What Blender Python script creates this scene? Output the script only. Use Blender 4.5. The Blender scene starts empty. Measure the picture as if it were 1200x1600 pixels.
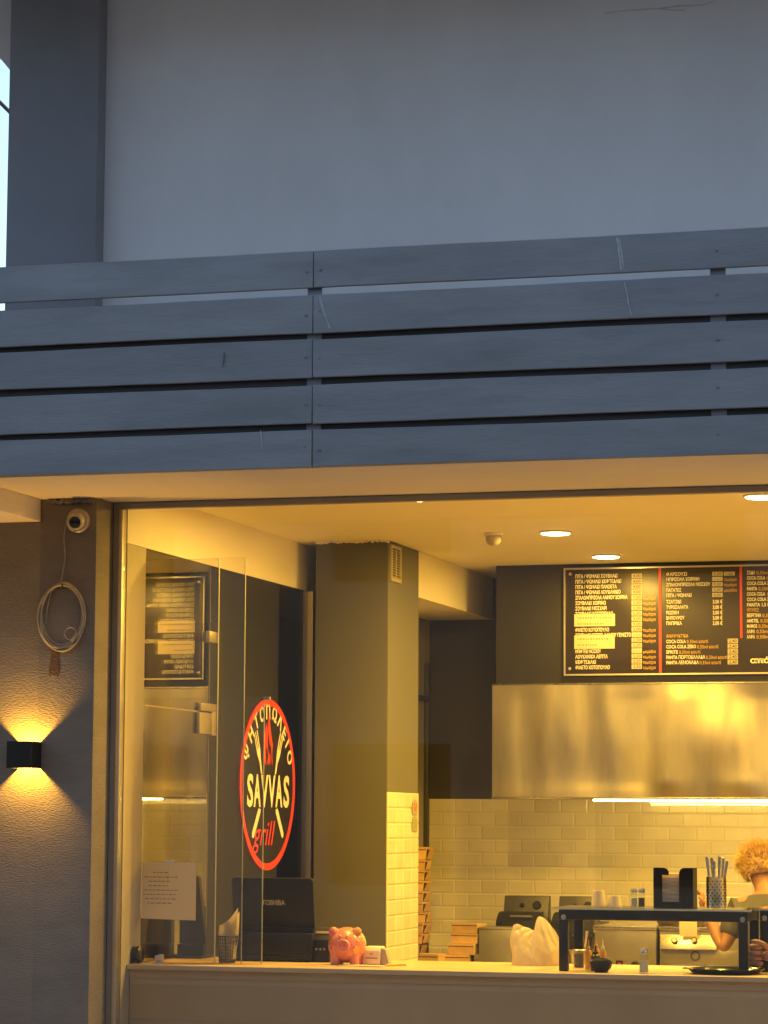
import bpy, bmesh, math, random
from mathutils import Vector, Matrix, Euler

random.seed(7)
S = bpy.context.scene
C = S.collection
R_ = math.radians

# ------------------------------------------------------------------ camera
CAM_LOC = Vector((3.456, -12.117, 1.65))
FPX = 4345.0                                   # focal length in pixels of the 1200x1600 photograph
CAM_ROT = Matrix.Rotation(R_(15.918), 3, 'Z') @ Matrix.Rotation(math.pi / 2 + R_(6.377), 3, 'X') @ Matrix.Rotation(R_(0.31), 3, 'Z')
cd = bpy.data.cameras.new('camera')
cam = bpy.data.objects.new('camera', cd)
C.objects.link(cam)
cam.matrix_world = Matrix.Translation(CAM_LOC) @ CAM_ROT.to_4x4()
cd.sensor_fit = 'VERTICAL'
cd.sensor_height = 36.0
cd.lens = 36.0 * FPX / 1600.0
cd.clip_start = 0.1
cd.clip_end = 2000
S.camera = cam

# ------------------------------------------------------------------ sky, sun, exposure
SUN_EL, SUN_AZ = R_(13.0), R_(50.0)           # low sun behind the building
w = bpy.data.worlds.new('World')
S.world = w
w.use_nodes = True
nt = w.node_tree
bg = nt.nodes['Background']
sky = nt.nodes.new('ShaderNodeTexSky')
sky.sky_type = 'NISHITA'
sky.sun_disc = False
sky.sun_elevation = SUN_EL
sky.sun_rotation = SUN_AZ
sky.air_density = 1.0
sky.dust_density = 1.2
sky.ozone_density = 1.5
nt.links.new(sky.outputs[0], bg.inputs[0])
bg.inputs[1].default_value = 0.145
sl = bpy.data.lights.new('sun', 'SUN')
sl.energy = 0.12
sl.angle = R_(10)
sl.color = (1.0, 0.85, 0.7)
sun = bpy.data.objects.new('sun', sl)
C.objects.link(sun)
sdir = Vector((math.sin(SUN_AZ) * math.cos(SUN_EL), math.cos(SUN_AZ) * math.cos(SUN_EL), math.sin(SUN_EL)))
sun.rotation_euler = sdir.to_track_quat('Z', 'Y').to_euler()
sun.location = (0, 20, 20)
S.view_settings.view_transform = 'Standard'
S.view_settings.look = 'None'
S.view_settings.exposure = 1.55
S.view_settings.gamma = 1.0
S.view_settings.use_curve_mapping = False
S.cycles.use_denoising = True
S.cycles.max_bounces = 10
S.cycles.diffuse_bounces = 6
S.cycles.glossy_bounces = 4
S.cycles.transparent_max_bounces = 24
S.cycles.caustics_reflective = False
S.cycles.caustics_refractive = False
S.cycles.sample_clamp_indirect = 4.0

WARM = (1.0, 0.60, 0.075)                        # colour of the shop's warm lamps
POWER = 27.0                                    # watts of one ceiling downlight
STRIP_POWER = 4.2
WALL_LAMP_POWER = 8.5


def P(px, py, X=None, Y=None, Z=None):
    """the point where a line of sight of the survey photograph meets the plane X, Y or Z"""
    d = CAM_ROT @ Vector(((px - 600) / FPX, -(py - 800) / FPX, -1.0))
    if X is not None:
        t = (X - CAM_LOC.x) / d.x
    elif Y is not None:
        t = (Y - CAM_LOC.y) / d.y
    else:
        t = (Z - CAM_LOC.z) / d.z
    return CAM_LOC + d * t


# ------------------------------------------------------------------ materials
MATS = {}


def M(name, col, rough=0.6, metal=0.0, var=0.12, scale=4.0, bump=0.0, bscale=60.0, stretch=(1, 1, 1), col2=None,
      spots=0.0, spotscale=9.0, spotcol=None, emit=None, estr=0.0, rvar=0.1, coat=0.0, bdist=0.01, sub=0.0, perobj=0.0, spec=0.5, bdetail=6):
    m = bpy.data.materials.new(name)
    m.use_nodes = True
    t = m.node_tree
    L = t.links.new
    N = t.nodes.new
    b = t.nodes['Principled BSDF']
    b.inputs['Metallic'].default_value = metal
    b.inputs['Specular IOR Level'].default_value = spec
    b.inputs['Coat Weight'].default_value = coat
    if sub:
        b.inputs['Subsurface Weight'].default_value = sub
        b.inputs['Subsurface Radius'].default_value = (0.01, 0.004, 0.002)
    geo = N('ShaderNodeNewGeometry')
    mp = N('ShaderNodeMapping')
    mp.inputs['Scale'].default_value = stretch
    L(geo.outputs['Position'], mp.inputs['Vector'])
    n1 = N('ShaderNodeTexNoise')
    n1.inputs['Scale'].default_value = scale
    n1.inputs['Detail'].default_value = 8
    n1.inputs['Roughness'].default_value = 0.62
    L(mp.outputs[0], n1.inputs['Vector'])
    mr = N('ShaderNodeMapRange')
    mr.inputs[1].default_value = 0.3
    mr.inputs[2].default_value = 0.7
    L(n1.outputs['Fac'], mr.inputs[0])
    mix = N('ShaderNodeMix')
    mix.data_type = 'RGBA'
    c2 = col2 if col2 else tuple(c * (1 + var) for c in col)
    mix.inputs[6].default_value = (*[c * (1 - var) for c in col], 1)
    mix.inputs[7].default_value = (*c2, 1)
    L(mr.outputs[0], mix.inputs[0])
    out = mix.outputs[2]
    if spots:
        n2 = N('ShaderNodeTexNoise')
        n2.inputs['Scale'].default_value = spotscale
        n2.inputs['Detail'].default_value = 5
        L(mp.outputs[0], n2.inputs['Vector'])
        r2 = N('ShaderNodeMapRange')
        r2.inputs[1].default_value = 0.58
        r2.inputs[2].default_value = 0.72
        r2.inputs[4].default_value = spots
        L(n2.outputs['Fac'], r2.inputs[0])
        mx = N('ShaderNodeMix')
        mx.data_type = 'RGBA'
        L(r2.outputs[0], mx.inputs[0])
        L(out, mx.inputs[6])
        mx.inputs[7].default_value = (*(spotcol or tuple(c * 0.5 for c in col)), 1)
        out = mx.outputs[2]
    if perobj:
        oi = N('ShaderNodeObjectInfo')
        hv = N('ShaderNodeHueSaturation')
        r3 = N('ShaderNodeMapRange')
        r3.inputs[3].default_value = 1 - perobj
        r3.inputs[4].default_value = 1 + perobj
        L(oi.outputs['Random'], r3.inputs[0])
        L(r3.outputs[0], hv.inputs['Value'])
        L(out, hv.inputs['Color'])
        out = hv.outputs[0]
    L(out, b.inputs['Base Color'])
    rr = N('ShaderNodeMapRange')
    rr.inputs[3].default_value = max(0.02, rough - rvar)
    rr.inputs[4].default_value = min(1, rough + rvar)
    L(n1.outputs['Fac'], rr.inputs[0])
    L(rr.outputs[0], b.inputs['Roughness'])
    if bump:
        n3 = N('ShaderNodeTexNoise')
        n3.inputs['Scale'].default_value = bscale
        n3.inputs['Detail'].default_value = bdetail
        L(mp.outputs[0], n3.inputs['Vector'])
        bp = N('ShaderNodeBump')
        bp.inputs['Strength'].default_value = bump
        bp.inputs['Distance'].default_value = bdist
        L(n3.outputs['Fac'], bp.inputs['Height'])
        L(bp.outputs[0], b.inputs['Normal'])
    if emit:
        b.inputs['Emission Color'].default_value = (*emit, 1)
        b.inputs['Emission Strength'].default_value = estr
    MATS[name] = m
    return m


def glass_mat(name, tint=(0.93, 0.96, 0.94), f0=0.04, rough=0.0):
    """clear pane: a mirror layer whose strength follows Schlick's law over a see-through body"""
    m = bpy.data.materials.new(name)
    m.use_nodes = True
    t = m.node_tree
    L = t.links.new
    N = t.nodes.new
    t.nodes.remove(t.nodes['Principled BSDF'])
    out = t.nodes['Material Output']
    geo = N('ShaderNodeNewGeometry')
    dot = N('ShaderNodeVectorMath')
    dot.operation = 'DOT_PRODUCT'
    L(geo.outputs['Normal'], dot.inputs[0])
    L(geo.outputs['Incoming'], dot.inputs[1])
    ab = N('ShaderNodeMath'); ab.operation = 'ABSOLUTE'
    L(dot.outputs['Value'], ab.inputs[0])
    om = N('ShaderNodeMath'); om.operation = 'SUBTRACT'; om.inputs[0].default_value = 1
    L(ab.outputs[0], om.inputs[1])
    pw = N('ShaderNodeMath'); pw.operation = 'POWER'; pw.inputs[1].default_value = 5
    L(om.outputs[0], pw.inputs[0])
    ma = N('ShaderNodeMath'); ma.operation = 'MULTIPLY_ADD'
    ma.inputs[1].default_value = 1 - f0
    ma.inputs[2].default_value = f0
    L(pw.outputs[0], ma.inputs[0])
    tr = N('ShaderNodeBsdfTransparent')
    tr.inputs[0].default_value = (*tint, 1)
    gl = N('ShaderNodeBsdfGlossy')
    gl.inputs['Roughness'].default_value = rough
    mx = N('ShaderNodeMixShader')
    L(ma.outputs[0], mx.inputs[0])
    L(tr.outputs[0], mx.inputs[1])
    L(gl.outputs[0], mx.inputs[2])
    L(mx.outputs[0], out.inputs['Surface'])
    MATS[name] = m
    return m


# outdoor surfaces
M('plaster_grey', (0.67, 0.665, 0.70), 0.9, var=0.09, scale=1.1, stretch=(1.0, 1.0, 0.55), bump=0.25, bscale=120, bdist=0.004, spots=0.40, spotscale=1.3, spotcol=(0.54, 0.555, 0.575))
M('paint_slate', (0.205, 0.21, 0.245), 0.75, var=0.10, scale=2.5, bump=0.2, bscale=90, bdist=0.003)
M('plank_paint', (0.245, 0.253, 0.272), 0.6, var=0.17, scale=2.2, stretch=(0.7, 1, 4), bump=0.35, bscale=34, bdist=0.004, spots=0.35, spotscale=3.5, spotcol=(0.17, 0.178, 0.192), perobj=0.07)
M('parapet_dark', (0.06, 0.06, 0.066), 0.9)
M('soffit_white', (0.80, 0.72, 0.61), 0.9, var=0.05, scale=1.5, bump=0.15, bscale=70, bdist=0.003, spots=0.15, spotscale=2.0, spotcol=(0.66, 0.58, 0.47))
M('stucco', (0.20, 0.170, 0.142), 0.92, var=0.15, scale=6, stretch=(0.45, 0.45, 1.3), bump=0.75, bscale=135, bdist=0.006, spots=0.25, spotscale=14, spotcol=(0.13, 0.11, 0.09))
M('pier_paint', (0.165, 0.14, 0.135), 0.9, var=0.10, scale=5, stretch=(0.55, 0.55, 1.25), bump=0.55, bscale=50, bdist=0.007)
M('old_paint', (0.12, 0.065, 0.04), 0.85, var=0.3, scale=30, bump=0.4, bscale=90)
M('asphalt', (0.05, 0.05, 0.052), 0.95, bump=0.4, bscale=150)
M('paving', (0.50, 0.44, 0.36), 0.9, bump=0.3, bscale=80)
M('drip_white', (0.42, 0.44, 0.47), 0.8, var=0.25, scale=60)
M('scratch_dark', (0.09, 0.09, 0.10), 0.9)
M('render_buff', (0.24, 0.24, 0.25), 0.9)
M('roof_clay', (0.22, 0.10, 0.06), 0.9)
M('window_dark', (0.02, 0.022, 0.025), 0.15)
M('shutter_brown', (0.10, 0.06, 0.035), 0.7)
M('crack_grey', (0.50, 0.515, 0.535), 0.9)
# indoor surfaces
M('ceiling_white', (0.86, 0.80, 0.68), 0.9, var=0.03, scale=1.2, bump=0.08, bscale=80, bdist=0.002)
M('wall_cream', (0.44, 0.40, 0.33), 0.85, var=0.05, bump=0.1, bscale=90, bdist=0.002)
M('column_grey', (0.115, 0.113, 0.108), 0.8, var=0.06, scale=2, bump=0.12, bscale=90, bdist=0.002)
M('column_lit_side', (0.155, 0.15, 0.14), 0.8, var=0.05, scale=2, bump=0.12, bscale=90, bdist=0.002)  # the column's grey again, lightened to paint in lamplight on this side
M('wall_dark', (0.034, 0.032, 0.032), 0.65, var=0.12, scale=2, bump=0.1, bscale=90, bdist=0.002)
M('side_dark', (0.12, 0.115, 0.105), 0.9)
M('wall_umber', (0.060, 0.052, 0.046), 0.6, var=0.12, scale=2)
M('tag_cream', (0.50, 0.46, 0.36), 0.7)
M('grout', (0.74, 0.68, 0.54), 0.95)
M('tile_glaze', (0.78, 0.72, 0.58), 0.22, var=0.05, scale=7, perobj=0.07, rvar=0.05, bump=0.06, bscale=14, bdist=0.004)
M('floor_tile', (0.62, 0.55, 0.44), 0.5)
M('laminate', (0.46, 0.345, 0.22), 0.42, var=0.10, scale=1.2, stretch=(1, 1, 0.6), bump=0.05, bscale=120, spots=0.25, spotscale=1.7, spotcol=(0.38, 0.285, 0.185))
M('counter_wood', (0.60, 0.44, 0.27), 0.35, var=0.10, scale=3, stretch=(0.4, 5, 5))
M('apron_dark', (0.10, 0.085, 0.07), 0.5)
M('alu', (0.62, 0.58, 0.50), 0.32, metal=0.85, var=0.05)
M('alu_grey', (0.30, 0.27, 0.25), 0.55, metal=0.2, var=0.08)
M('steel', (0.60, 0.58, 0.54), 0.27, metal=1.0, var=0.06, scale=3, rvar=0.04)
M('hood_steel', (0.54, 0.49, 0.40), 0.33, metal=1.0, var=0.16, scale=2.4, stretch=(2.2, 1, 0.5), rvar=0.10, bump=0.6, bscale=1.6, bdist=0.035, bdetail=0.5)
M('steel_dull', (0.42, 0.40, 0.36), 0.42, metal=0.9, var=0.10, scale=5, bump=0.03, bscale=20)
M('steel_dark', (0.10, 0.095, 0.085), 0.45, metal=0.6, var=0.2, scale=9)
M('black_plastic', (0.010, 0.010, 0.011), 0.5, var=0.2, spec=0.3)
M('black_matte', (0.012, 0.012, 0.013), 0.75, var=0.2)
M('black_gloss', (0.010, 0.010, 0.012), 0.18, var=0.2)
M('black_metal', (0.014, 0.015, 0.016), 0.32, metal=0.2, var=0.2)
M('white_plastic', (0.78, 0.71, 0.56), 0.4, var=0.04)
M('cream_plastic', (0.42, 0.37, 0.29), 0.45, var=0.06)
M('paper', (0.82, 0.74, 0.58), 0.85, var=0.04, scale=6, bump=0.1, bscale=15, bdist=0.01)
M('paper_tan', (0.82, 0.72, 0.56), 0.85, var=0.04, scale=5, bump=0.1, bscale=12, bdist=0.01)
M('ink', (0.10, 0.08, 0.07), 0.8)
M('ink_faint', (0.36, 0.28, 0.20), 0.85)
M('kraft', (0.66, 0.43, 0.19), 0.75, var=0.13, scale=14, bump=0.2, bscale=60, perobj=0.14, bdist=0.004)
M('kraft_dark', (0.10, 0.05, 0.025), 0.9)
M('bag_plastic', (0.70, 0.65, 0.52), 0.38, var=0.06, scale=9, bump=0.55, bscale=16, bdist=0.010, stretch=(1.0, 1.0, 0.45), bdetail=3)
M('menu_black', (0.030, 0.022, 0.020), 0.36, var=0.25, scale=3)
M('letter_cream', (0.80, 0.76, 0.66), 0.6, var=0.03)
M('letter_yellow', (0.72, 0.45, 0.05), 0.6, var=0.03)
M('letter_grey', (0.45, 0.43, 0.38), 0.35, metal=0.6, var=0.03)
M('line_red', (0.62, 0.06, 0.035), 0.5, var=0.05)
M('sign_red', (0.75, 0.06, 0.035), 0.45, var=0.05)
M('sign_black', (0.020, 0.016, 0.014), 0.4, var=0.1)
M('pig_pink', (0.72, 0.22, 0.17), 0.28, var=0.08, scale=12, coat=0.3)
M('pig_yellow', (0.75, 0.36, 0.06), 0.35)
M('pig_green', (0.30, 0.42, 0.10), 0.35)
M('cable_cream', (0.36, 0.30, 0.21), 0.6, var=0.2, scale=30)
M('lens_dark', (0.01, 0.01, 0.012), 0.08)
M('rubber', (0.02, 0.019, 0.018), 0.8)
M('sauce_orange', (0.62, 0.30, 0.03), 0.35)
M('sauce_brown', (0.07, 0.035, 0.015), 0.2)
M('pepper', (0.10, 0.07, 0.045), 0.6)
M('salt', (0.78, 0.70, 0.56), 0.6)
M('led_red', (0.5, 0.03, 0.02), 0.4)
M('skin', (0.34, 0.175, 0.10), 0.5, var=0.07, scale=25, bump=0.08, bscale=180, bdist=0.002, sub=0.1)
M('skin_tan', (0.36, 0.19, 0.12), 0.5, var=0.08, scale=25, bump=0.08, bscale=180, bdist=0.002, sub=0.1)
M('hair_blond', (0.60, 0.43, 0.19), 0.45, var=0.40, scale=40)
M('hair_dark', (0.05, 0.035, 0.025), 0.5, var=0.3, scale=40)
M('shirt_grey', (0.085, 0.085, 0.09), 0.9, var=0.10, scale=18, bump=0.35, bscale=22, bdist=0.01)
M('shirt_black', (0.03, 0.03, 0.033), 0.9, var=0.10, scale=18, bump=0.35, bscale=22, bdist=0.01)
M('trousers', (0.035, 0.037, 0.05), 0.9, bump=0.3, bscale=25, bdist=0.01)
M('glass_edge_glint', (0.60, 0.62, 0.52), 0.25, var=0.05)  # pale colour painted in for light caught along glass edges
M('lamp_white', (0.9, 0.8, 0.6), 0.5, emit=(1.0, 0.80, 0.45), estr=9.0)
M('strip_white', (0.9, 0.8, 0.6), 0.5, emit=(1.0, 0.80, 0.40), estr=7.0)
M('wall_lamp_lens', (0.9, 0.8, 0.6), 0.5, emit=(1.0, 0.62, 0.18), estr=5.0)
glass_mat('glass_clear', (0.985, 0.985, 0.98), 0.03)
M('glass_edge_glint_faint', (0.28, 0.29, 0.24), 0.3, var=0.05)  # dimmer version of the painted edge glint
M('cup_paper', (0.82, 0.75, 0.60), 0.6, var=0.03)
for _n, _f, _c in (('bag_plastic', 0.45, (0.66, 0.60, 0.42)), ('paper', 0.4, (0.80, 0.72, 0.56)), ('paper_tan', 0.35, (0.80, 0.70, 0.52)), ('cup_paper', 0.4, (0.80, 0.72, 0.56))):
    _t = MATS[_n].node_tree           # thin sheets let light through
    _tr = _t.nodes.new('ShaderNodeBsdfTranslucent')
    _tr.inputs[0].default_value = (*_c, 1)
    _mx = _t.nodes.new('ShaderNodeMixShader')
    _mx.inputs[0].default_value = _f
    _t.links.new(_t.nodes['Principled BSDF'].outputs[0], _mx.inputs[1])
    _t.links.new(_tr.outputs[0], _mx.inputs[2])
    _t.links.new(_mx.outputs[0], _t.nodes['Material Output'].inputs['Surface'])
glass_mat('glass_front', (0.98, 0.965, 0.93), 0.035)
glass_mat('glass_side', (0.78, 0.80, 0.76), 0.36)
glass_mat('glass_shelf', (0.80, 0.88, 0.82), 0.05)
glass_mat('glass_jar', (0.92, 0.94, 0.92), 0.05)


# ------------------------------------------------------------------ mesh helpers
class MB:
    def __init__(self):
        self.v = []
        self.f = []

    def add(self, vs, fs):
        o = len(self.v)
        self.v += [Vector(p) for p in vs]
        self.f += [tuple(i + o for i in q) for q in fs]
        return self

    def box(self, x0, x1, y0, y1, z0, z1):
        vs = [(x0, y0, z0), (x1, y0, z0), (x1, y1, z0), (x0, y1, z0), (x0, y0, z1), (x1, y0, z1), (x1, y1, z1), (x0, y1, z1)]
        return self.add(vs, [(3, 2, 1, 0), (4, 5, 6, 7), (0, 1, 5, 4), (1, 2, 6, 5), (2, 3, 7, 6), (3, 0, 4, 7)])

    def obox(self, c, size, rot=None):
        r = rot or Matrix.Identity(3)
        c = Vector(c)
        h = [s / 2 for s in size]
        vs = [c + r @ Vector((sx * h[0], sy * h[1], sz * h[2])) for sz in (-1, 1) for sx, sy in ((-1, -1), (1, -1), (1, 1), (-1, 1))]
        return self.add(vs, [(3, 2, 1, 0), (4, 5, 6, 7), (0, 1, 5, 4), (1, 2, 6, 5), (2, 3, 7, 6), (3, 0, 4, 7)])

    def tube(self, pts, r, n=8, closed=False, caps=True):
        pts = [Vector(p) for p in pts]
        k = len(pts)
        rs = r if isinstance(r, (list, tuple)) else [r] * k
        rings = []
        prev = None
        for i in range(k):
            if closed:
                d = pts[(i + 1) % k] - pts[i - 1]
            else:
                d = pts[min(i + 1, k - 1)] - pts[max(i - 1, 0)]
            d.normalize()
            if prev is None:
                a = d.orthogonal().normalized()
            else:
                a = (prev - d * prev.dot(d))
                a = a.normalized() if a.length > 1e-6 else d.orthogonal().normalized()
            prev = a
            b = d.cross(a)
            rings.append([pts[i] + (a * math.cos(2 * math.pi * j / n) + b * math.sin(2 * math.pi * j / n)) * rs[i] for j in range(n)])
        vs = [p for ring in rings for p in ring]
        fs = []
        for i in range(k if closed else k - 1):
            i2 = (i + 1) % k
            for j in range(n):
                fs.append((i * n + j, i * n + (j + 1) % n, i2 * n + (j + 1) % n, i2 * n + j))
        if caps and not closed:
            fs.append(tuple(reversed(range(n))))
            fs.append(tuple((k - 1) * n + j for j in range(n)))
        return self.add(vs, fs)

    def cyl(self, p0, p1, r0, r1=None, n=16):
        return self.tube([p0, p1], [r0, r0 if r1 is None else r1], n)

    def lathe(self, c, prof, n=24, axis=(0, 0, 1), ex=1.0, ey=1.0, caps=True):
        """prof: (radius, height) pairs turned about axis through c"""
        c = Vector(c)
        ax = Vector(axis).normalized()
        a = Vector((1, 0, 0)) if abs(ax.x) < 0.9 else Vector((0, 1, 0))
        a = (a - ax * a.dot(ax)).normalized()
        b = ax.cross(a)
        vs, fs = [], []
        for r, h in prof:
            for j in range(n):
                t = 2 * math.pi * j / n
                vs.append(c + ax * h + (a * math.cos(t) * ex + b * math.sin(t) * ey) * max(r, 1e-5))
        for i in range(len(prof) - 1):
            for j in range(n):
                fs.append((i * n + j, i * n + (j + 1) % n, (i + 1) * n + (j + 1) % n, (i + 1) * n + j))
        if caps and prof[0][0] > 1e-4:
            fs.append(tuple(reversed(range(n))))
        if caps and prof[-1][0] > 1e-4:
            fs.append(tuple((len(prof) - 1) * n + j for j in range(n)))
        return self.add(vs, fs)

    def ball(self, c, rad, nu=20, nv=12, rot=None, fn=None):
        r = rot or Matrix.Identity(3)
        c = Vector(c)
        if not isinstance(rad, (tuple, list)):
            rad = (rad,) * 3
        vs, fs = [], []
        for i in range(nv + 1):
            ph = math.pi * i / nv
            for j in range(nu):
                th = 2 * math.pi * j / nu
                d = Vector((math.sin(ph) * math.cos(th), math.sin(ph) * math.sin(th), math.cos(ph)))
                k = fn(d) if fn else 1.0
                vs.append(c + r @ Vector((d.x * rad[0] * k, d.y * rad[1] * k, d.z * rad[2] * k)))
        for i in range(nv):
            for j in range(nu):
                fs.append((i * nu + j, (i + 1) * nu + j, (i + 1) * nu + (j + 1) % nu, i * nu + (j + 1) % nu))
        return self.add(vs, fs)

    def prism(self, poly, org, u, v, depth):
        """flat outline poly [(a,b)] in the plane org + a*u + b*v, given thickness depth along u x v"""
        org, u, v = Vector(org), Vector(u), Vector(v)
        nrm = u.cross(v).normalized() * depth
        k = len(poly)
        vs = [org + u * a + v * b for a, b in poly] + [org + u * a + v * b + nrm for a, b in poly]
        fs = [tuple(reversed(range(k))), tuple(range(k, 2 * k))]
        for i in range(k):
            fs.append((i, (i + 1) % k, k + (i + 1) % k, k + i))
        return self.add(vs, fs)

    def me(self, name, off=Vector((0, 0, 0)), bevel=0.0, seg=2, smooth=True, merge=False, ang=38):
        m = bpy.data.meshes.new(name)
        m.from_pydata([tuple(p - off) for p in self.v], [], self.f)
        bm = bmesh.new()
        bm.from_mesh(m)
        bmesh.ops.remove_doubles(bm, verts=bm.verts, dist=1e-5) if merge else None
        bmesh.ops.dissolve_degenerate(bm, dist=1e-6, edges=bm.edges)
        bmesh.ops.recalc_face_normals(bm, faces=bm.faces)
        if bevel:
            es = [e for e in bm.edges if len(e.link_faces) == 2 and e.calc_face_angle(0) > R_(30)]
            bmesh.ops.bevel(bm, geom=es, offset=bevel, segments=seg, affect='EDGES', profile=0.6, clamp_overlap=True)
        bm.to_mesh(m)
        bm.free()
        if smooth:
            m.shade_smooth()
            m.set_sharp_from_angle(angle=R_(ang))
        return m


def tag(o, label=None, cat=None, group=None, kind=None):
    for k, v in (('label', label), ('category', cat), ('group', group), ('kind', kind)):
        if v:
            o[k] = v
    return o


def thing(name, loc, label, cat, group=None):
    o = bpy.data.objects.new(name, None)
    o.empty_display_size = 0.05
    C.objects.link(o)
    o.location = loc
    return tag(o, label, cat, group)


def wloc(o):
    p = Vector((0, 0, 0))
    while o is not None:
        p += o.location
        o = o.parent
    return p


def obj(name, mb, mat, parent=None, loc=None, bevel=0.0, seg=2, smooth=True, merge=False, ang=38):
    """one mesh object; mb is in world coordinates. Origin: parent's origin, or loc, or the world origin"""
    off = wloc(parent) if parent is not None else Vector(loc or (0, 0, 0))
    me = mb if isinstance(mb, bpy.types.Mesh) else mb.me(name, off, bevel, seg, smooth, merge, ang)
    me.materials.clear()
    me.materials.append(MATS[mat])
    o = bpy.data.objects.new(name, me)
    C.objects.link(o)
    if parent is not None:
        o.parent = parent
    elif loc is not None:
        o.location = loc
    return o


def copy_tree(o, parent=None):
    c = o.copy()
    C.objects.link(c)
    c.parent = parent
    for ch in [x for x in bpy.data.objects if x.parent == o]:
        copy_tree(ch, c)
    return c


_text_cache = {}


def text_mb(s, size, weight=0.0, shear=0.0, spacing=1.0, align='LEFT', width=None, res=3):
    """outline of a line of writing as (vertices, faces) in x/y, cap height about 0.7*size"""
    key = (s, weight, shear, spacing, align, res)
    if key not in _text_cache:
        cu = bpy.data.curves.new('txt', 'FONT')
        cu.body = s
        cu.size = 1.0
        cu.offset = weight
        cu.shear = shear
        cu.space_character = spacing
        cu.align_x = align
        cu.resolution_u = res
        o = bpy.data.objects.new('txt', cu)
        C.objects.link(o)
        dg = bpy.context.evaluated_depsgraph_get()
        me = bpy.data.meshes.new_from_object(o.evaluated_get(dg))
        _text_cache[key] = ([v.co.copy() for v in me.vertices], [tuple(p.vertices) for p in me.polygons])
        bpy.data.objects.remove(o)
        bpy.data.curves.remove(cu)
        bpy.data.meshes.remove(me)
    vs, fs = _text_cache[key]
    k = size
    sx = 1.0
    if width and vs:
        x0 = min(v.x for v in vs); x1 = max(v.x for v in vs)
        sx = width / ((x1 - x0) * size)
    return [(v.x * k * sx, v.y * k) for v in vs], fs


def writing(name, s, org, u, v, size, mat, parent, **kw):
    """flat lettering laid on a surface: org the start of the base line, u along, v up"""
    vs, fs = text_mb(s, size, **kw)
    org, u, v = Vector(org), Vector(u), Vector(v)
    mb = MB().add([org + u * a + v * b for a, b in vs], fs)
    off = wloc(parent)
    me = bpy.data.meshes.new(name)
    me.from_pydata([tuple(p - off) for p in mb.v], [], mb.f)
    return obj(name, me, mat, parent)

# ================================================================== THE SETTING
XL = -1.267          # plane of the glass side wall
YB = 5.10            # tiled back wall
ZC = 3.21            # shop ceiling
ZB = 2.95            # underside of the beams
ZS = 3.136           # underside of the balcony
XC0, XC1, YC0, YC1 = -1.15, -0.733, 2.65, 3.30   # column
ZT = 0.99            # counter top
ZR = 0.80            # rear worktop

tag(obj('street', MB().box(-300, 300, -400, -3.2, -0.4, -0.13), 'asphalt', smooth=False), kind='structure')
tag(obj('pavement', MB().box(-60, 60, -3.2, -0.02, -0.3, -0.01), 'paving', smooth=False), kind='structure')
tag(obj('ground', MB().box(-300, 300, -0.02, 600, -0.5, -0.16), 'asphalt', smooth=False), kind='structure')
tag(obj('floor', MB().box(-3.4, 4.4, -0.02, 5.3, -0.15, 0.0), 'floor_tile', smooth=False), kind='structure')

B = thing('shop_building', (1.5, 0.0, 0.0), 'grey plastered building with a dark corner pilaster, stucco pier and lit shop room', 'building')
# --- upper floor
uw = obj('upper_wall', MB().box(-1.60, 6.0, 0.0, 0.22, 3.32, 5.979), 'plaster_grey', B, smooth=False)
for pts_ in (((945, 21), (972, 17), (1001, 15), (1030, 13), (1062, 9), (1098, 8), (1117, 2)), ((1030, 13), (1052, 16), (1070, 16))):
    cv = []
    for k, (a_, b_) in enumerate(pts_):
        q = P(a_, b_, Y=-0.0012)
        wd_ = random.uniform(.002, .006)
        cv += [(q.x, -0.0012, q.z - wd_), (q.x, -0.0012, q.z + wd_)]
    obj('crack', MB().add(cv, [(2 * k, 2 * k + 1, 2 * k + 3, 2 * k + 2) for k in range(len(pts_) - 1)]), 'crack_grey', uw, smooth=False)
obj('pilaster', MB().box(-1.85, -1.392, -0.10, 0.26, 3.32, 5.979), 'paint_slate', B, bevel=0.006)
obj('roof_slab', MB().box(-4.2, 6.5, -1.75, 0.6, 5.98, 6.18), 'plaster_grey', B, bevel=0.01)
arc = [(-2.6 + 0.9 * math.cos(R_(a_)), 4.70 + 0.9 * math.sin(R_(a_))) for a_ in range(34, 147, 4)]
ar = [(-1.852, 5.21)] + [(min(a_, -1.852), b_) for a_, b_ in arc] + [(-3.35, 5.20), (-3.35, 5.979), (-1.852, 5.979)]
obj('arch', MB().prism([(a_, b_) for a_, b_ in ar], (0, 0.20, 0), (1, 0, 0), (0, 0, 1), 0.2), 'plaster_grey', B, smooth=False)
obj('pilaster', MB().box(-3.80, -3.352, -0.10, 0.26, 3.32, 5.979), 'paint_slate', B, bevel=0.006)
# --- balcony floor and its underside
obj('balcony_slab', MB().box(-1.60, 6.0, -1.00, 0.0, ZS, 3.32), 'soffit_white', B, bevel=0.004)
obj('dropped_soffit', MB().box(-6.0, -1.603, -1.00, 0.0, 3.033, 3.318), 'soffit_white', B, bevel=0.004)
obj('upstand', MB().box(-6.0, 6.0, -1.012, -1.0005, ZS + 0.012, 3.80), 'parapet_dark', B, smooth=False)
# --- ground floor front, left of the shop window
obj('stucco_wall', MB().box(-6.0, -1.585, -0.196, 0.0, 0.0, 3.031), 'stucco', B, smooth=False)
pier = MB().box(-1.60, -1.322, -0.20, 0.05, 0.0, ZS - 0.002)
pier = obj('pier', pier, 'stucco', B, bevel=0.008)
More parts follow.
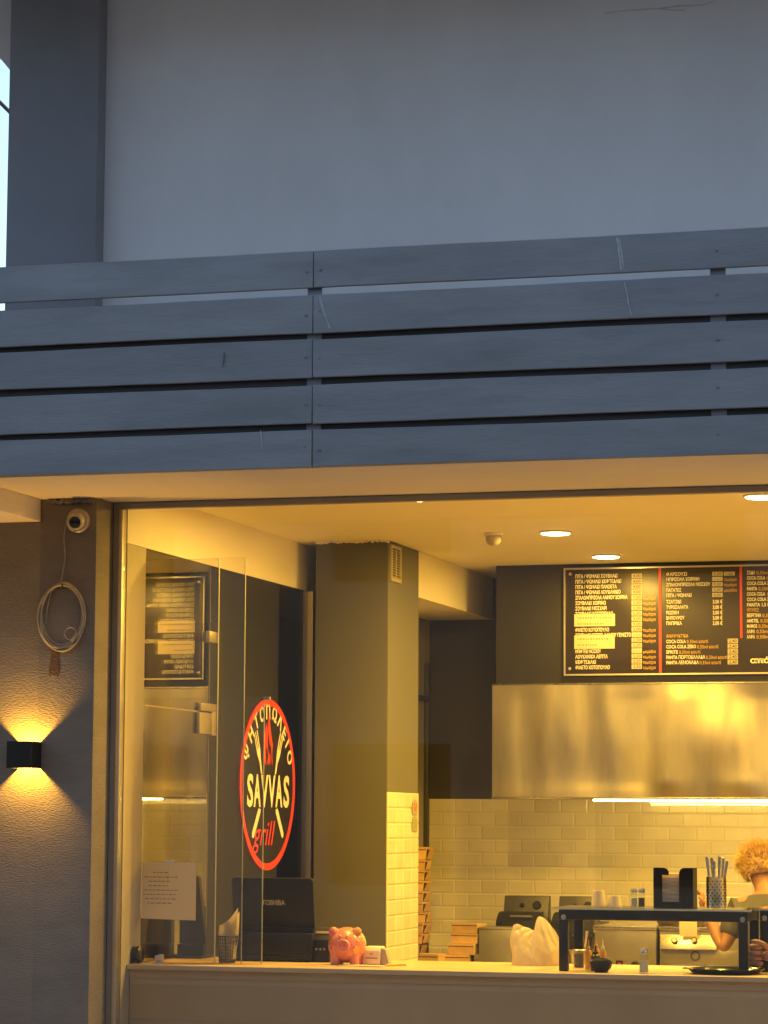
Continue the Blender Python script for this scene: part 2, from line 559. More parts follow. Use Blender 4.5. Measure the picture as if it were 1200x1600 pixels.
# ragged plaster where the pier meets the underside of the balcony
chip = MB()
for i in range(9):
    x = -1.54 + i * 0.024 + random.uniform(-0.006, 0.006)
    chip.obox((x, -0.212, ZS - 0.012), (0.03, 0.022, random.uniform(0.012, 0.03)), Euler((random.uniform(-.4, .4), random.uniform(-.5, .5), 0)).to_matrix())
obj('plaster_edge', chip, 'pier_paint', pier, bevel=0.003)
q0 = P(78, 1013, Y=-0.203); q1 = P(93, 1057, Y=-0.203)
st = [(0.0, 0.0), (0.014, 0.006), (0.045, 0.0), (0.047, 0.05), (0.041, 0.08), (0.046, 0.125), (0.03, 0.129), (0.006, 0.124), (0.003, 0.07), (-0.004, 0.03)]
obj('peeled_patch', MB().prism(st, (q0.x, -0.2015, q1.z), (1, 0, 0), (0, 0, 1), 0.0015), 'old_paint', pier, smooth=False)
# small pieces of the opening's jamb: a dark shadow gap, then the wall that the glass partition starts from
obj('jamb_return', MB().box(-1.60, XL, 0.052, 0.30, 0.0, ZB - 0.002), 'wall_cream', B, smooth=False)
# --- shop room
obj('ceiling', MB().box(XL + 0.002, 4.2, 0.03, YB + 0.2, ZC, 3.318), 'ceiling_white', B, smooth=False)
obj('lintel', MB().box(-1.32, 6.0, -0.001, 0.06, ZS + 0.001, 3.318), 'soffit_white', B, smooth=False)
obj('side_beam', MB().box(-3.4, XL, 0.052, YB + 0.2, ZB, 3.316), 'ceiling_white', B, smooth=False)
obj('rear_beam', MB().box(XL + 0.001, XC1 - 0.002, YC1 + 0.001, YB + 0.2, ZB - 0.006, ZC - 0.002), 'ceiling_white', B, smooth=False)
obj('left_rear_wall', MB().box(-1.40, XC0, YC1 + 0.001, YB + 0.2, 0.0, ZB - 0.008), 'wall_cream', B, smooth=False)
obj('right_wall', MB().box(4.2, 4.4, 0.0, YB + 0.2, 0.0, 3.318), 'wall_cream', B, smooth=False)
back = obj('back_wall', MB().box(XC0 - 0.2, 4.2, YB + 0.02, YB + 0.2, 0.0, ZC), 'wall_umber', B, smooth=False)
bed = obj('tile_bed', MB().box(XC0 + 0.001, 4.2, YB + 0.006, YB + 0.019, ZR - 0.2, 1.803), 'grout', B, smooth=False)
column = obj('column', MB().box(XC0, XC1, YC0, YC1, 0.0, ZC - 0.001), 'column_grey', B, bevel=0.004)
obj('lit_face', MB().box(XC1 + 0.0005, XC1 + 0.003, YC0 + 0.004, YC1 - 0.004, 1.82, ZC - 0.002), 'column_lit_side', column, smooth=False)
obj('column_tile_bed', MB().box(XC1 + 0.0005, XC1 + 0.005, YC0 + 0.002, YC1 - 0.002, 0.0, 1.818), 'grout', column, smooth=False)
# chipped plaster line along the head of the column
ch = MB()
for i in range(16):
    x = XC0 + 0.012 + i * 0.0265
    ch.obox((x, YC0 - 0.003, ZC - 0.006), (random.uniform(.015, .04), 0.008, random.uniform(.004, .018)), Euler((0, random.uniform(-.4, .4), 0)).to_matrix())
obj('plaster_edge', ch, 'ceiling_white', column, smooth=False)
# rooms that close the building
obj('side_wall', MB().box(-3.6, -3.4, -0.0, YB + 0.2, 0.0, 3.318), 'side_dark', B, smooth=False)
obj('side_back_wall', MB().box(-3.4, -1.401, YB, YB + 0.2, 0.0, ZB - 0.002), 'side_dark', B, smooth=False)
obj('side_front_wall', MB().box(-3.4, -1.602, 0.001, 0.05, 0.0, ZB - 0.002), 'side_dark', B, smooth=False)

# --- glazed bricks tiles: one object each
TW, TH = 0.1715, 0.0845


def tile_mesh(w_, h_, t, axis):
    """a glazed tile with a sloping margin, facing -y or +x, lower left corner at the origin"""
    g = 0.0016
    m_ = 0.007
    pts = [(g, g, 0), (w_ - g, g, 0), (w_ - g, h_ - g, 0), (g, h_ - g, 0),
           (g, g, t * .45), (w_ - g, g, t * .45), (w_ - g, h_ - g, t * .45), (g, h_ - g, t * .45),
           (g + m_, g + m_, t), (w_ - g - m_, g + m_, t), (w_ - g - m_, h_ - g - m_, t), (g + m_, h_ - g - m_, t)]
    vs = [(a, -c, b) if axis == 'y' else (c, a, b) for a, b, c in pts]
    fs = [(0, 1, 5, 4), (1, 2, 6, 5), (2, 3, 7, 6), (3, 0, 4, 7), (4, 5, 9, 8), (5, 6, 10, 9), (6, 7, 11, 10), (7, 4, 8, 11), (8, 9, 10, 11)]
    mb = MB().add(vs, fs)
    me = mb.me('tile', smooth=False)
    me.materials.append(MATS['tile_glaze'])
    return me


tm = tile_mesh(TW, TH, 0.0038, 'y')
tmh = tile_mesh(TW / 2, TH, 0.0038, 'y')
tl = wloc(bed)
for r in range(12):
    z = 1.802 - (r + 1) * TH
    x = XC0 + 0.004
    k = 0
    while x < 2.35:
        half = (k == 0 and r % 2 == 1)
        o = bpy.data.objects.new('tile', tmh if half else tm)
        C.objects.link(o)
        o.parent = bed
        o.location = Vector((x, YB + 0.006 + random.uniform(0, .0012), z)) - tl
        x += TW / 2 if half else TW
        k += 1
tmc = tile_mesh(0.1615, TH, 0.005, 'x')
for r in range(12):
    z = 1.817 - (r + 1) * TH
    for k in range(4):
        o = bpy.data.objects.new('tile', tmc)
        C.objects.link(o)
        o.parent = column
        o.location = Vector((XC1 + 0.005, YC0 + 0.001 + k * 0.1615, z)) - tl

# --- hood housing and stainless hood (a thing of its own)
obj('hood_housing', MB().box(-0.514, 4.2, 4.30, YB + 0.019, 2.486, ZC - 0.001), 'wall_dark', B, bevel=0.004)

# ================================================================== ADDED HOUSES ACROSS THE STREET (unseen; block low daylight, mirrored in the glass)
for hx0, hx1, hz_, lab in ((-34.0, -13.5, 9.6, 'unseen buff house added across the street to block daylight, left of the three'), (-13.0, 6.0, 10.6, 'tallest unseen buff house added straight across the street to block daylight'), (6.6, 30.0, 9.0, 'low unseen buff house added across the street to block daylight, right of the three')):
    hs = thing('added_street_house', ((hx0 + hx1) / 2, -17.0, -0.13), lab, 'house', 'added houses across the street')
    obj('wall', MB().box(hx0, hx1, -25.0, -17.0, -0.13, hz_), 'render_buff', hs, smooth=False)
    obj('roof', MB().prism([(-0.4, hz_ + .001), (8.4, hz_ + .001), (8.4, hz_ + 0.2), (4.0, hz_ + 1.9), (-0.4, hz_ + 0.2)], (hx1 + .3, -25.0, 0), (0, 1, 0), (0, 0, 1), -(hx1 - hx0 + .6)), 'roof_clay', hs, smooth=False)
    nwin = int((hx1 - hx0) / 3.2)
    for fl_ in range(2):
        for k in range(nwin):
            wx = hx0 + 1.2 + k * 3.2
            wz_ = 1.0 + fl_ * 3.3
            fr_ = obj('window', MB().box(wx, wx + 1.3, -17.0, -16.95, wz_, wz_ + 1.5), 'shutter_brown', hs, smooth=False)
            obj('pane', MB().box(wx + .08, wx + 1.22, -16.95, -16.94, wz_ + .08, wz_ + 1.42), 'window_dark', fr_, smooth=False)

# ================================================================== BALCONY FACING OF PLANKS
F = thing('balcony_facing', (0.0, -1.04, ZS), 'slate grey horizontal plank facing fixed across the front of the balcony', 'cladding')
ZP = [(3.902, 4.060), (3.708, 3.871), (3.516, 3.681), (3.322, 3.486), (3.136, 3.292)]
pm = {}
for i, (z0, z1) in enumerate(ZP):
    for j, (x0, x1) in enumerate(((-3.3, -0.0215), (-0.0185, 3.6))):
        n = 24
        mb = MB()
        dz = random.uniform(-.002, .002)
        # gently uneven board: a strip of quads whose long edges wander a millimetre or two
        top, bot, fr = [], [], []
        for k in range(n + 1):
            x = x0 + (x1 - x0) * k / n
            a = 0.0018 * math.sin(x * 3.1 + i * 1.7 + j) + random.uniform(-.0006, .0006)
            b = 0.0018 * math.sin(x * 2.3 + i * 2.9 + j * 2) + random.uniform(-.0006, .0006)
            f_ = -1.042 + 0.0025 * math.sin(x * 1.9 + i + j * 3)
            top.append((x, z1 + a + dz)); bot.append((x, z0 + b + dz)); fr.append(f_)
        vs, fs = [], []
        for k in range(n + 1):
            vs += [(bot[k][0], fr[k], bot[k][1]), (top[k][0], fr[k], top[k][1]), (top[k][0], fr[k] + .022, top[k][1]), (bot[k][0], fr[k] + .022, bot[k][1])]
        for k in range(n):
            a, b = k * 4, k * 4 + 4
            for s_ in range(4):
                fs.append((a + s_, a + (s_ + 1) % 4, b + (s_ + 1) % 4, b + s_))
        fs += [(3, 2, 1, 0), (n * 4, n * 4 + 1, n * 4 + 2, n * 4 + 3)]
        mb.add(vs, fs)
        pm[(i, j)] = obj('plank', mb, 'plank_paint', F, bevel=0.0025, seg=1)
for x in (-0.02, 1.70, -2.2, 3.1):
    obj('post', MB().box(x - 0.032, x + 0.032, -1.0195, -1.0125, ZS + 0.003, 4.03), 'paint_slate', F, bevel=0.002)
for i, (z0, z1) in enumerate(ZP):
    zc = (z0 + z1) / 2
    for x, j in ((-0.050, 0), (0.012, 1), (1.70, 1)):
        for dz in ((0.0,) if x > 1 else (0.0,)):
            s_ = MB().lathe((x, -1.0435, zc + dz + random.uniform(-.01, .01)), [(0.0065, -0.002), (0.0065, 0.0015), (0.004, 0.003), (0.0, 0.003)], 10, (0, -1, 0))
            obj('screw_head', s_, 'paint_slate', pm[(i, j)])


def streak(i, j, pts, wd, mat):
    """a thin dried run of paint on the face of a plank, following the picture's survey points"""
    mb = MB()
    vs = []
    q = [P(a, b, Y=-1.0475) for a, b in pts]
    for k, p in enumerate(q):
        w2 = wd * random.uniform(.5, 1.2) / 2
        vs += [(p.x - w2, -1.0455, p.z), (p.x + w2, -1.0455, p.z)]
    fs = [(2 * k, 2 * k + 1, 2 * k + 3, 2 * k + 2) for k in range(len(q) - 1)]
    mb.add(vs, fs)
    obj('paint_run', mb, mat, pm[(i, j)], smooth=False)


streak(0, 1, [(964, 371), (966, 382), (967, 395), (969, 408), (970, 421)], 0.011, 'drip_white')
streak(0, 1, [(968, 374), (970, 388), (972, 402), (974, 420)], 0.007, 'drip_white')
streak(1, 1, [(975, 440), (979, 455), (981, 470), (984, 483), (987, 493)], 0.006, 'drip_white')
streak(1, 1, [(499, 462), (502, 474), (505, 486), (510, 498), (515, 513)], 0.009, 'drip_white')
streak(2, 0, [(350, 550), (350, 558), (349, 566), (348, 573)], 0.006, 'scratch_dark')
streak(4, 0, [(407, 672), (408, 682), (409, 692), (409, 702)], 0.005, 'drip_white')

# ================================================================== SHOP WINDOW
W = thing('shop_window', (1.0, 0.0, 0.0), 'tall clear shop window in a thin metal frame across the lit takeaway', 'window')
obj('header_rail', MB().box(-1.318, 4.2, 0.0, 0.05, 3.106, ZS - 0.002), 'alu_grey', W, bevel=0.002)
obj('jamb_cover', MB().box(-1.320, -1.290, 0.004, 0.05, 0.0, 3.105), 'alu_grey', W, bevel=0.002)
obj('side_jamb', MB().box(-1.2895, -1.270, -0.004, 0.05, 0.0, 3.105), 'alu', W, bevel=0.002)
obj('glass_pane', MB().box(-1.2695, 2.4, 0.018, 0.026, 0.02, 3.104), 'glass_front', W, smooth=False)
obj('glass_pane', MB().box(2.404, 4.19, 0.018, 0.026, 0.02, 3.104), 'glass_front', W, smooth=False)

# ================================================================== GLASS SIDE WALL WITH DOOR
G = thing('glass_partition', (XL, 1.6, 0.0), 'frameless glass side wall with a glass door and metal patch fittings', 'partition')
G.rotation_euler = (0, 0, -0.010)          # stands a touch out of square
obj('fixed_pane', MB().box(XL - 0.010, XL, 1.243, 2.84, 0.0, ZB - 0.002), 'glass_side', G, smooth=False)
obj('transom_pane', MB().box(XL - 0.010, XL, 0.302, 1.237, 2.205, ZB - 0.002), 'glass_side', G, smooth=False)
door = obj('door_pane', MB().box(XL - 0.010, XL, 0.302, 1.237, 0.01, 2.197), 'glass_side', G, smooth=False)
obj('pane_edge', MB().box(XL - 0.0095, XL - 0.0005, 1.238, 1.242, 0.0, ZB - 0.003), 'alu_grey', G, smooth=False)
obj('pane_edge', MB().box(XL - 0.0095, XL - 0.0005, 0.302, 1.237, 2.1975, 2.2045), 'alu_grey', G, smooth=False)
ft = MB().box(XL, XL + 0.018, 1.055, 1.236, 2.09, 2.196)
obj('patch_fitting', ft, 'alu', door, bevel=0.004)
obj('corner_fitting', MB().box(XL + 0.0005, XL + 0.016, 1.075, 1.31, 2.2055, 2.245).box(XL + 0.0005, XL + 0.016, 1.2435, 1.31, 2.085, 2.2055), 'alu', G, bevel=0.003)
obj('glass_clamp', MB().box(XL, XL + 0.022, 1.175, 1.30, 2.556, 2.612), 'alu', G, bevel=0.004)
obj('end_post', MB().box(XL - 0.03, XL + 0.03, 2.842, 3.0, 0.0, ZB - 0.002), 'alu', G, bevel=0.003)

# sliding panes standing on the counter at the left end
def panel(name, x1, y, z1, label, clamp, edge='glass_edge_glint_faint'):
    t = thing(name, (x1 - 0.2, y, ZT), label, 'glass pane')
    obj('pane', MB().box(XL + 0.004, x1 - 0.004, y, y + 0.008, ZT + 0.001, z1), 'glass_front', t, smooth=False)
    obj('polished_edge', MB().box(x1 - 0.0035, x1, y, y + 0.008, ZT + 0.001, z1), edge, t, smooth=False)  # pale strip painted as the glint along the pane's edge
    if clamp:
        obj('clamp', MB().box(x1 - 0.004, x1 + 0.028, y - 0.004, y + 0.012, z1 - 0.012, z1 + 0.002), 'alu_grey', t, bevel=0.002)
    return t


panel('sliding_window', -0.896, 0.300, 2.891, 'clear sliding glass pane with the paper notice taped to it', False, 'glass_edge_glint')
panel('sliding_window', -0.772, 0.322, 2.895, 'clear sliding glass pane whose edge stands left of the laptop', False)
panel('sliding_window', -0.679, 0.344, 2.235, 'lower clear glass pane whose edge crosses the laptop lid', True)

# ================================================================== CEILING LIGHTS
LIGHTS = [((652, 777), 'ceiling downlight half hidden by the window header above the column'),
          ((1190, 774), 'ceiling downlight at the right edge nearest the window'),
          ((868, 831), 'ceiling downlight to the right of the motion sensor'),
          ((947, 868), 'ceiling downlight right above the menu board')]
spots_ = [(P(*p, Z=ZC), l) for p, l in LIGHTS]
spots_ += [(Vector((1.95, 2.42, ZC)), 'ceiling downlight beyond the right of the view, middle row'),
           (Vector((1.95, 3.78, ZC)), 'ceiling downlight beyond the right of the view, above the hood'),
           (Vector((3.3, 1.6, ZC)), 'ceiling downlight in the far right corner of the room')]
for p, l in spots_:
    t = thing('ceiling_downlight', (p.x, p.y, ZC), l, 'ceiling light', 'ceiling downlights')
    rim = MB().lathe((p.x, p.y, ZC), [(0.085, 0.0), (0.088, -0.006), (0.080, -0.010), (0.078, -0.006)], 28)
    obj('rim', rim, 'white_plastic', t)
    obj('diffuser', MB().lathe((p.x, p.y, ZC), [(0.077, -0.004), (0.075, -0.013), (0.05, -0.017), (0.0, -0.018)], 28), 'lamp_white', t)
    ld = bpy.data.lights.new('lamp', 'AREA')
    ld.shape = 'DISK'
    ld.size = 0.14
    ld.energy = POWER * ((0.30 if p.x < 1 else 0.6) if p.y > 3 else (0.48 if p.x < 1 else 0.9) if p.y > 2 else 1.15)
    ld.color = WARM
    lo = bpy.data.objects.new('lamp', ld)
    C.objects.link(lo)
    lo.parent = t
    lo.location = (0, 0, -0.022)

# ================================================================== WALL LAMP (up and down light in an open box)
lx0, lx1 = P(10, 1180, Y=-0.325).x, P(48, 1180, Y=-0.325).x
lz0, lz1 = P(30, 1200, Y=-0.325).z, P(30, 1158, Y=-0.325).z
lcx, lcz = (lx0 + lx1) / 2, (lz0 + lz1) / 2
lt = thing('wall_lamp', (lcx, -0.20, lcz), 'black box wall lamp throwing light up and down the stucco wall', 'wall lamp')
sh = MB()
sh.box(lx0, lx1, -0.325, -0.320, lz0, lz1)
sh.box(lx0, lx0 + 0.005, -0.3195, -0.2005, lz0, lz1)
sh.box(lx1 - 0.005, lx1, -0.3195, -0.2005, lz0, lz1)
obj('lamp_body', sh, 'black_metal', lt, bevel=0.001, seg=1)
obj('mounting_plate', MB().box(lx0 + 0.0055, lx1 - 0.0055, -0.205, -0.1985, lz0 + 0.02, lz1 - 0.02), 'black_metal', lt, smooth=False)
obj('glowing_lens', MB().box(lx0 + 0.03, lx1 - 0.03, -0.30, -0.275, lcz - 0.008, lcz + 0.008), 'wall_lamp_lens', lt, bevel=0.003)
for sgn in (1, -1):
    pl = bpy.data.lights.new('lamp', 'SPOT')
    pl.energy = WALL_LAMP_POWER
    pl.color = (1.0, 0.50, 0.05)
    pl.shadow_soft_size = 0.010
    pl.spot_size = R_(170)
    pl.spot_blend = 0.3
    lo = bpy.data.objects.new('lamp', pl)
    C.objects.link(lo)
    lo.parent = lt
    lo.location = (0, -0.066, sgn * 0.003)
    lo.rotation_euler = (math.pi if sgn > 0 else 0, 0, 0)

oc = thing('overhead_cable', P(6, 166, Y=0.5), 'dark cable crossing the sliver of sky left of the pilaster', 'cable')
c_a, c_b = P(14, 174, Y=0.5), P(0, 160, Y=0.5)
obj('cable', MB().tube([c_a + (c_a - c_b) * 6, c_a, c_b, c_b + (c_b - c_a) * 12 + Vector((0, 0, -.12)), c_b + (c_b - c_a) * 30 + Vector((0, 0, -.1))], 0.010, 8), 'scratch_dark', oc)

# ================================================================== THINGS ON THE PIER
p = P(120, 813, Y=-0.23)
t = thing('security_camera', (p.x, -0.20, p.z), 'round cream security camera with dark lens high on the pier', 'security camera')
d = Vector((0.10, -1.0, -0.35)).normalized()
obj('base', MB().lathe((p.x, -0.2005, p.z), [(0.056, 0), (0.057, 0.018), (0.050, 0.026), (0.0, 0.027)], 32, (0, -1, 0)), 'cream_plastic', t)
c0 = Vector((p.x, -0.232, p.z - 0.002))
obj('ball', MB().lathe(c0, [(0.0, -0.034), (0.030, -0.024), (0.042, 0.0), (0.040, 0.020), (0.034, 0.034), (0.030, 0.036), (0.028, 0.030)], 28, d), 'cream_plastic', t)
obj('lens', MB().lathe(c0, [(0.0, 0.02), (0.0275, 0.022), (0.026, 0.031), (0.014, 0.037), (0.0, 0.038)], 24, d), 'lens_dark', t)

cb = thing('cable_coil', (P(96, 965, Y=-0.215).x, -0.20, P(96, 1012, Y=-0.215).z), 'coil of cream cable hanging on the pier under the security camera', 'cable')
cc = P(97, 963, Y=-0.215)
mpp = (P(197, 963, Y=-0.215).x - P(97, 963, Y=-0.215).x) / 100.0
for k in range(6):
    rx, rz = (32 + k * 0.9) * mpp, (44 + k * 1.2) * mpp
    ox, oz = random.uniform(-1.6, 1.6) * mpp, random.uniform(-2.2, 2.2) * mpp
    pts = []
    for i in range(40):
        a = 2 * math.pi * i / 40
        pts.append((cc.x + ox + rx * math.cos(a) + 0.004 * math.sin(2 * a + k), -0.212 - 0.005 * (k % 3) - 0.004 * math.sin(a * 3 + k), cc.z + oz + rz * math.sin(a)))
    obj('loop', MB().tube(pts, 0.0042, 7, closed=True), 'cable_cream', cb)
small = []
for i in range(18):
    a = 2 * math.pi * i / 18
    q = P(110, 990, Y=-0.222)
    small.append((q.x + 9 * mpp * math.cos(a), -0.222, q.z + 9 * mpp * math.sin(a)))
obj('small_loop', MB().tube(small, 0.0025, 6, closed=True), 'cable_cream', cb)
tie = P(111, 996, Y=-0.218)
obj('cable_tie', MB().obox((tie.x + 0.02, -0.219, tie.z + 0.0), (0.014, 0.03, 0.05), Euler((0, 0.6, 0)).to_matrix()), 'cable_cream', cb, bevel=0.003)
lead = [(103, 818), (101, 830), (100, 842), (101, 858), (102, 872), (99, 890), (96, 906), (88, 916), (80, 924), (76, 940), (73, 958), (72, 975)]
obj('lead', MB().tube([P(a, b, Y=-0.212) for a, b in lead], 0.0030, 7), 'cable_cream', cb)
obj('hook', MB().tube([P(97, 918, Y=-0.20), P(97, 917, Y=-0.235), P(97, 913, Y=-0.24)], 0.004, 7), 'steel_dark', cb)

# ================================================================== SIGN ON THE GLASS SIDE WALL
sy, sz, sr = 2.165, 1.852, 0.458
sg = thing('round_sign', (XL + 0.002, sy, sz), 'round black and red grill sign with cream lettering on the glass side wall', 'sign')
sg.rotation_euler = (0, 0, -0.010)
UX, VZ = Vector((0, 1, 0)), Vector((0, 0, 1))
def onsign(a, b, h=0.0):
    return Vector((XL + 0.002 + h, sy + a, sz + b))
obj('disc', MB().lathe(onsign(0, 0), [(sr - 0.002, 0), (sr - 0.002, 0.0015), (0, 0.0015)], 72, (1, 0, 0)), 'sign_black', sg, smooth=False)
obj('ring', MB().lathe(onsign(0, 0), [(sr, 0.0), (sr, 0.0035), (sr - 0.036, 0.0035), (sr - 0.036, 0.0016), (sr, 0.0)], 72, (1, 0, 0), caps=False), 'sign_red', sg, smooth=False)
word = 'ΨΗΤΟΠΩΛΕΙΟ'
ra = 0.352
angs = [156, 138, 122, 107, 92, 76, 61, 47, 36, 23]
for chx, a in zip(word, angs):
    a = R_(a)
    up = Vector((0, math.cos(a), math.sin(a)))
    al = Vector((0, math.sin(a), -math.cos(a)))
    vs, fs = text_mb(chx, 0.105, weight=0.022, align='CENTER')
    writing('lettering', chx, onsign(ra * math.cos(a), ra * math.sin(a), 0.0035), al, up, 0.106, 'letter_cream', sg, weight=0.035, align='CENTER')
for k, chx in enumerate('SAVVAS'):
    writing('lettering', chx, onsign(-0.355 + k * 0.1205 + (0.006 if k in (0, 5) else 0), -0.115, 0.0045), UX, VZ, 0.232, 'letter_cream', sg, weight=0.03, width=0.098 if k in (0, 5) else 0.116)
writing('lettering', 'grill', onsign(-0.25, -0.325, 0.0065), UX, VZ, 0.19, 'sign_red', sg, weight=0.0, shear=0.35, width=0.37)
def poly(name, pts, mat, h=0.0035):
    mb = MB().prism([(a, b) for a, b in pts], onsign(0, 0, h), UX, VZ, 0.0008)
    return obj(name, mb, mat, sg, smooth=False)
for s_ in (-1, 1):
    def X2(pts):
        r = [(s_ * a, b) for a, b in pts]
        return r if s_ > 0 else r[::-1]
    # fork heads above the name
    poly('fork_head', X2([(0.105, 0.055), (0.125, 0.055), (0.150, 0.115), (0.185, 0.150), (0.245, 0.262), (0.236, 0.266), (0.190, 0.182), (0.182, 0.186), (0.225, 0.272), (0.216, 0.276), (0.170, 0.190), (0.161, 0.194), (0.200, 0.282), (0.191, 0.286), (0.142, 0.186), (0.128, 0.128)]), 'letter_cream')
    # handles below the name
    poly('handle', X2([(0.125, -0.135), (0.155, -0.128), (0.168, -0.140), (0.262, -0.262), (0.258, -0.282), (0.240, -0.288), (0.225, -0.276), (0.128, -0.152)]), 'letter_cream')
fl = [[(-0.062, 0.10), (-0.045, 0.12), (-0.052, 0.18), (-0.04, 0.215), (-0.022, 0.16), (-0.018, 0.245), (0.002, 0.29), (0.008, 0.235), (0.022, 0.20), (0.034, 0.225), (0.046, 0.175), (0.05, 0.125), (0.066, 0.10), (0.056, 0.165), (0.066, 0.215), (0.046, 0.25), (0.03, 0.29), (0.012, 0.345), (0.004, 0.395), (-0.012, 0.335), (-0.03, 0.29), (-0.046, 0.33), (-0.07, 0.27), (-0.078, 0.20), (-0.072, 0.14)],
      [(-0.03, 0.10), (-0.012, 0.14), (-0.008, 0.19), (0.006, 0.15), (0.022, 0.17), (0.03, 0.10), (0.012, 0.125), (0.002, 0.10), (-0.012, 0.12)]]
for q in fl:
    poly('flame', q, 'sign_red')

sg.location.x += 0.0058

# ================================================================== COUNTER
K = thing('serving_counter', (1.4, 0.45, 0.0), 'long serving counter with pale wooden top and brown laminate front', 'counter')
obj('countertop', MB().box(XL + 0.003, 4.19, 0.12, 0.98, ZT - 0.022, ZT), 'counter_wood', K, bevel=0.003)
obj('apron', MB().box(XL + 0.003, 4.19, 0.152, 0.175, ZT - 0.060, ZT - 0.0225), 'laminate', K, smooth=False)
obj('front_panel', MB().box(XL + 0.003, 4.19, 0.160, 0.19, 0.0, ZT - 0.0605), 'laminate', K, smooth=False)
obj('base_ledge', MB().box(XL + 0.003, 4.19, 0.156, 0.159, 0.55, 0.735), 'laminate', K, bevel=0.003)

KR = thing('rear_worktop', (1.0, 4.3, 0.0), 'steel topped rear worktop along the tiled back wall', 'worktop')
obj('top', MB().box(XC0 + 0.01, 4.19, 3.55, YB - 0.01, ZR - 0.03, ZR), 'steel_dull', KR, bevel=0.003)
obj('front', MB().box(XC0 + 0.02, 4.18, 3.60, 3.62, 0.0, ZR - 0.031), 'steel_dull', KR, smooth=False)

# ================================================================== MENU BOARD
YM = 4.28
def mpt(px, py, h=0.0):
    q = P(px, py, Y=YM)
    return Vector((q.x, YM - h, q.z))
a, b = mpt(881, 888), mpt(881, 1056)
MXR = 1.78
mn = thing('menu_board', ((a.x + MXR) / 2, YM, b.z), 'black menu board with cream Greek price list above the steel hood', 'menu board')
panel_ = obj('board', MB().box(a.x + 0.004, MXR, YM, 4.299, b.z + 0.004, a.z - 0.004), 'menu_black', mn, bevel=0.002)
fr = MB()
wd = 0.010
fr.box(a.x, MXR, YM - 0.008, YM - 0.0005, a.z - wd, a.z).box(a.x, MXR, YM - 0.008, YM - 0.0005, b.z, b.z + wd)
fr.box(a.x, a.x + wd, YM - 0.0078, YM - 0.0006, b.z + wd, a.z - wd)
obj('frame', fr, 'alu', mn, smooth=False)
d1 = mpt(1031.5, 950).x; d2 = mpt(1158, 950).x
obj('divider', MB().box(d1 - 0.008, d1 + 0.008, YM - 0.004, YM - 0.0005, b.z + wd + .001, a.z - wd - .001), 'line_red', mn, smooth=False)
obj('divider', MB().box(d2 - 0.007, d2 + 0.007, YM - 0.004, YM - 0.0005, mpt(1158, 997).z, a.z - wd - .001), 'line_red', mn, smooth=False)
for px, py in ((891, 897), (890, 1045)):
    q = mpt(px, py)
    obj('screw_head', MB().lathe((q.x, YM - 0.0005, q.z), [(0.010, 0), (0.009, 0.004), (0, 0.005)], 12, (0, -1, 0)), 'alu', mn)
mw = mpt(1000, 950).x - mpt(999, 950).x          # metres in one survey pixel on the board

def row(s, px, py, mat='letter_cream', hpx=5.6, wpx=None, weight=0.022):
    weight = 0.0 if mat == 'letter_yellow' else weight
    q = mpt(px, py, 0.0012)
    writing('lettering', s, q, (1, 0, 0), (0, 0, 1), hpx * mw / 0.70, mat, panel_, weight=weight, width=wpx * mw if wpx else None, res=2)

def price(px, py, wpx, hpx, s, mat='tag_cream'):
    q0, q1 = mpt(px, py + hpx), mpt(px + wpx, py)
    pb = obj('price_tag', MB().box(q0.x, q1.x, YM - 0.0012, YM - 0.0003, q0.z, q1.z), mat, panel_, smooth=False)
    if s:
        z = q0.z + (q1.z - q0.z) * 0.16
        writing('lettering', s, (q0.x + (q1.x - q0.x) * 0.12, YM - 0.0016, z), (1, 0, 0), (0, 0, 1), (q1.z - q0.z) * 0.68 / 0.70, 'ink', panel_, weight=0.02, width=(q1.x - q0.x) * 0.76, res=2)

col1 = [('ΠΙΤΑ / ΨΩΜΑΚΙ ΣΟΥΒΛΑΚΙ', 66, '4,00', ''), ('ΠΙΤΑ / ΨΩΜΑΚΙ ΚΕΦΤΕΔΑΚΙ', 72, '4,00', ''), ('ΠΙΤΑ / ΨΩΜΑΚΙ ΠΑΝΣΕΤΑ', 65, '4,00', ''), ('ΠΙΤΑ / ΨΩΜΑΚΙ ΛΟΥΚΑΝΙΚΟ', 71, '4,00', ''),
        ('ΣΠΑΛΟΜΠΡΙΖΟΛΑ ΛΑΙΜΟΥ ΧΟΙΡΙΝΑ', 82, '7,50', 'τεμάχιο'), ('ΣΟΥΒΛΑΚΙ ΧΟΙΡΙΝΟ', 48, '2,50', 'τεμάχιο'), ('ΣΟΥΒΛΑΚΙ ΜΟΣΧΑΡΙ', 49, '3,00', 'τεμάχιο'), ('ΣΟΥΒΛΑΚΙ ΚΟΤΟΠΟΥΛΟ', 59, '2,50', 'τεμάχιο'),
        ('', 0, '3,00', 'τεμάχιο'), ('', 0, '3,00', ''), ('ΦΙΛΕΤΟ ΚΟΤΟΠΟΥΛΟ', 53, '2,00', 'τεμάχιο'), ('ΣΟΥΒΛΑΚΙ ΚΟΤΟΠ. ΛΑΙΜΟΥ ΓΕΜΙΣΤΟ', 87, '—', 'τεμάχιο'),
        ('', 0, '2,50', 'τεμάχιο'), ('', 0, '2,50', ''), ('ΜΠΙΦΤΕΚΙ ΜΟΣΧΟΥ', 40, '—', 'μερίδα'), ('ΛΟΥΚΑΝΙΚΑ ΛΕΠΤΑ', 51, '2,50', 'τεμάχιο'), ('ΚΕΦΤΕΔΑΚΙ', 32, '2,50', 'τεμάχιο'), ('ΦΙΛΕΤΟ ΚΟΤΟΠΟΥΛΟ', 54, '3,50', 'τεμάχιο')]
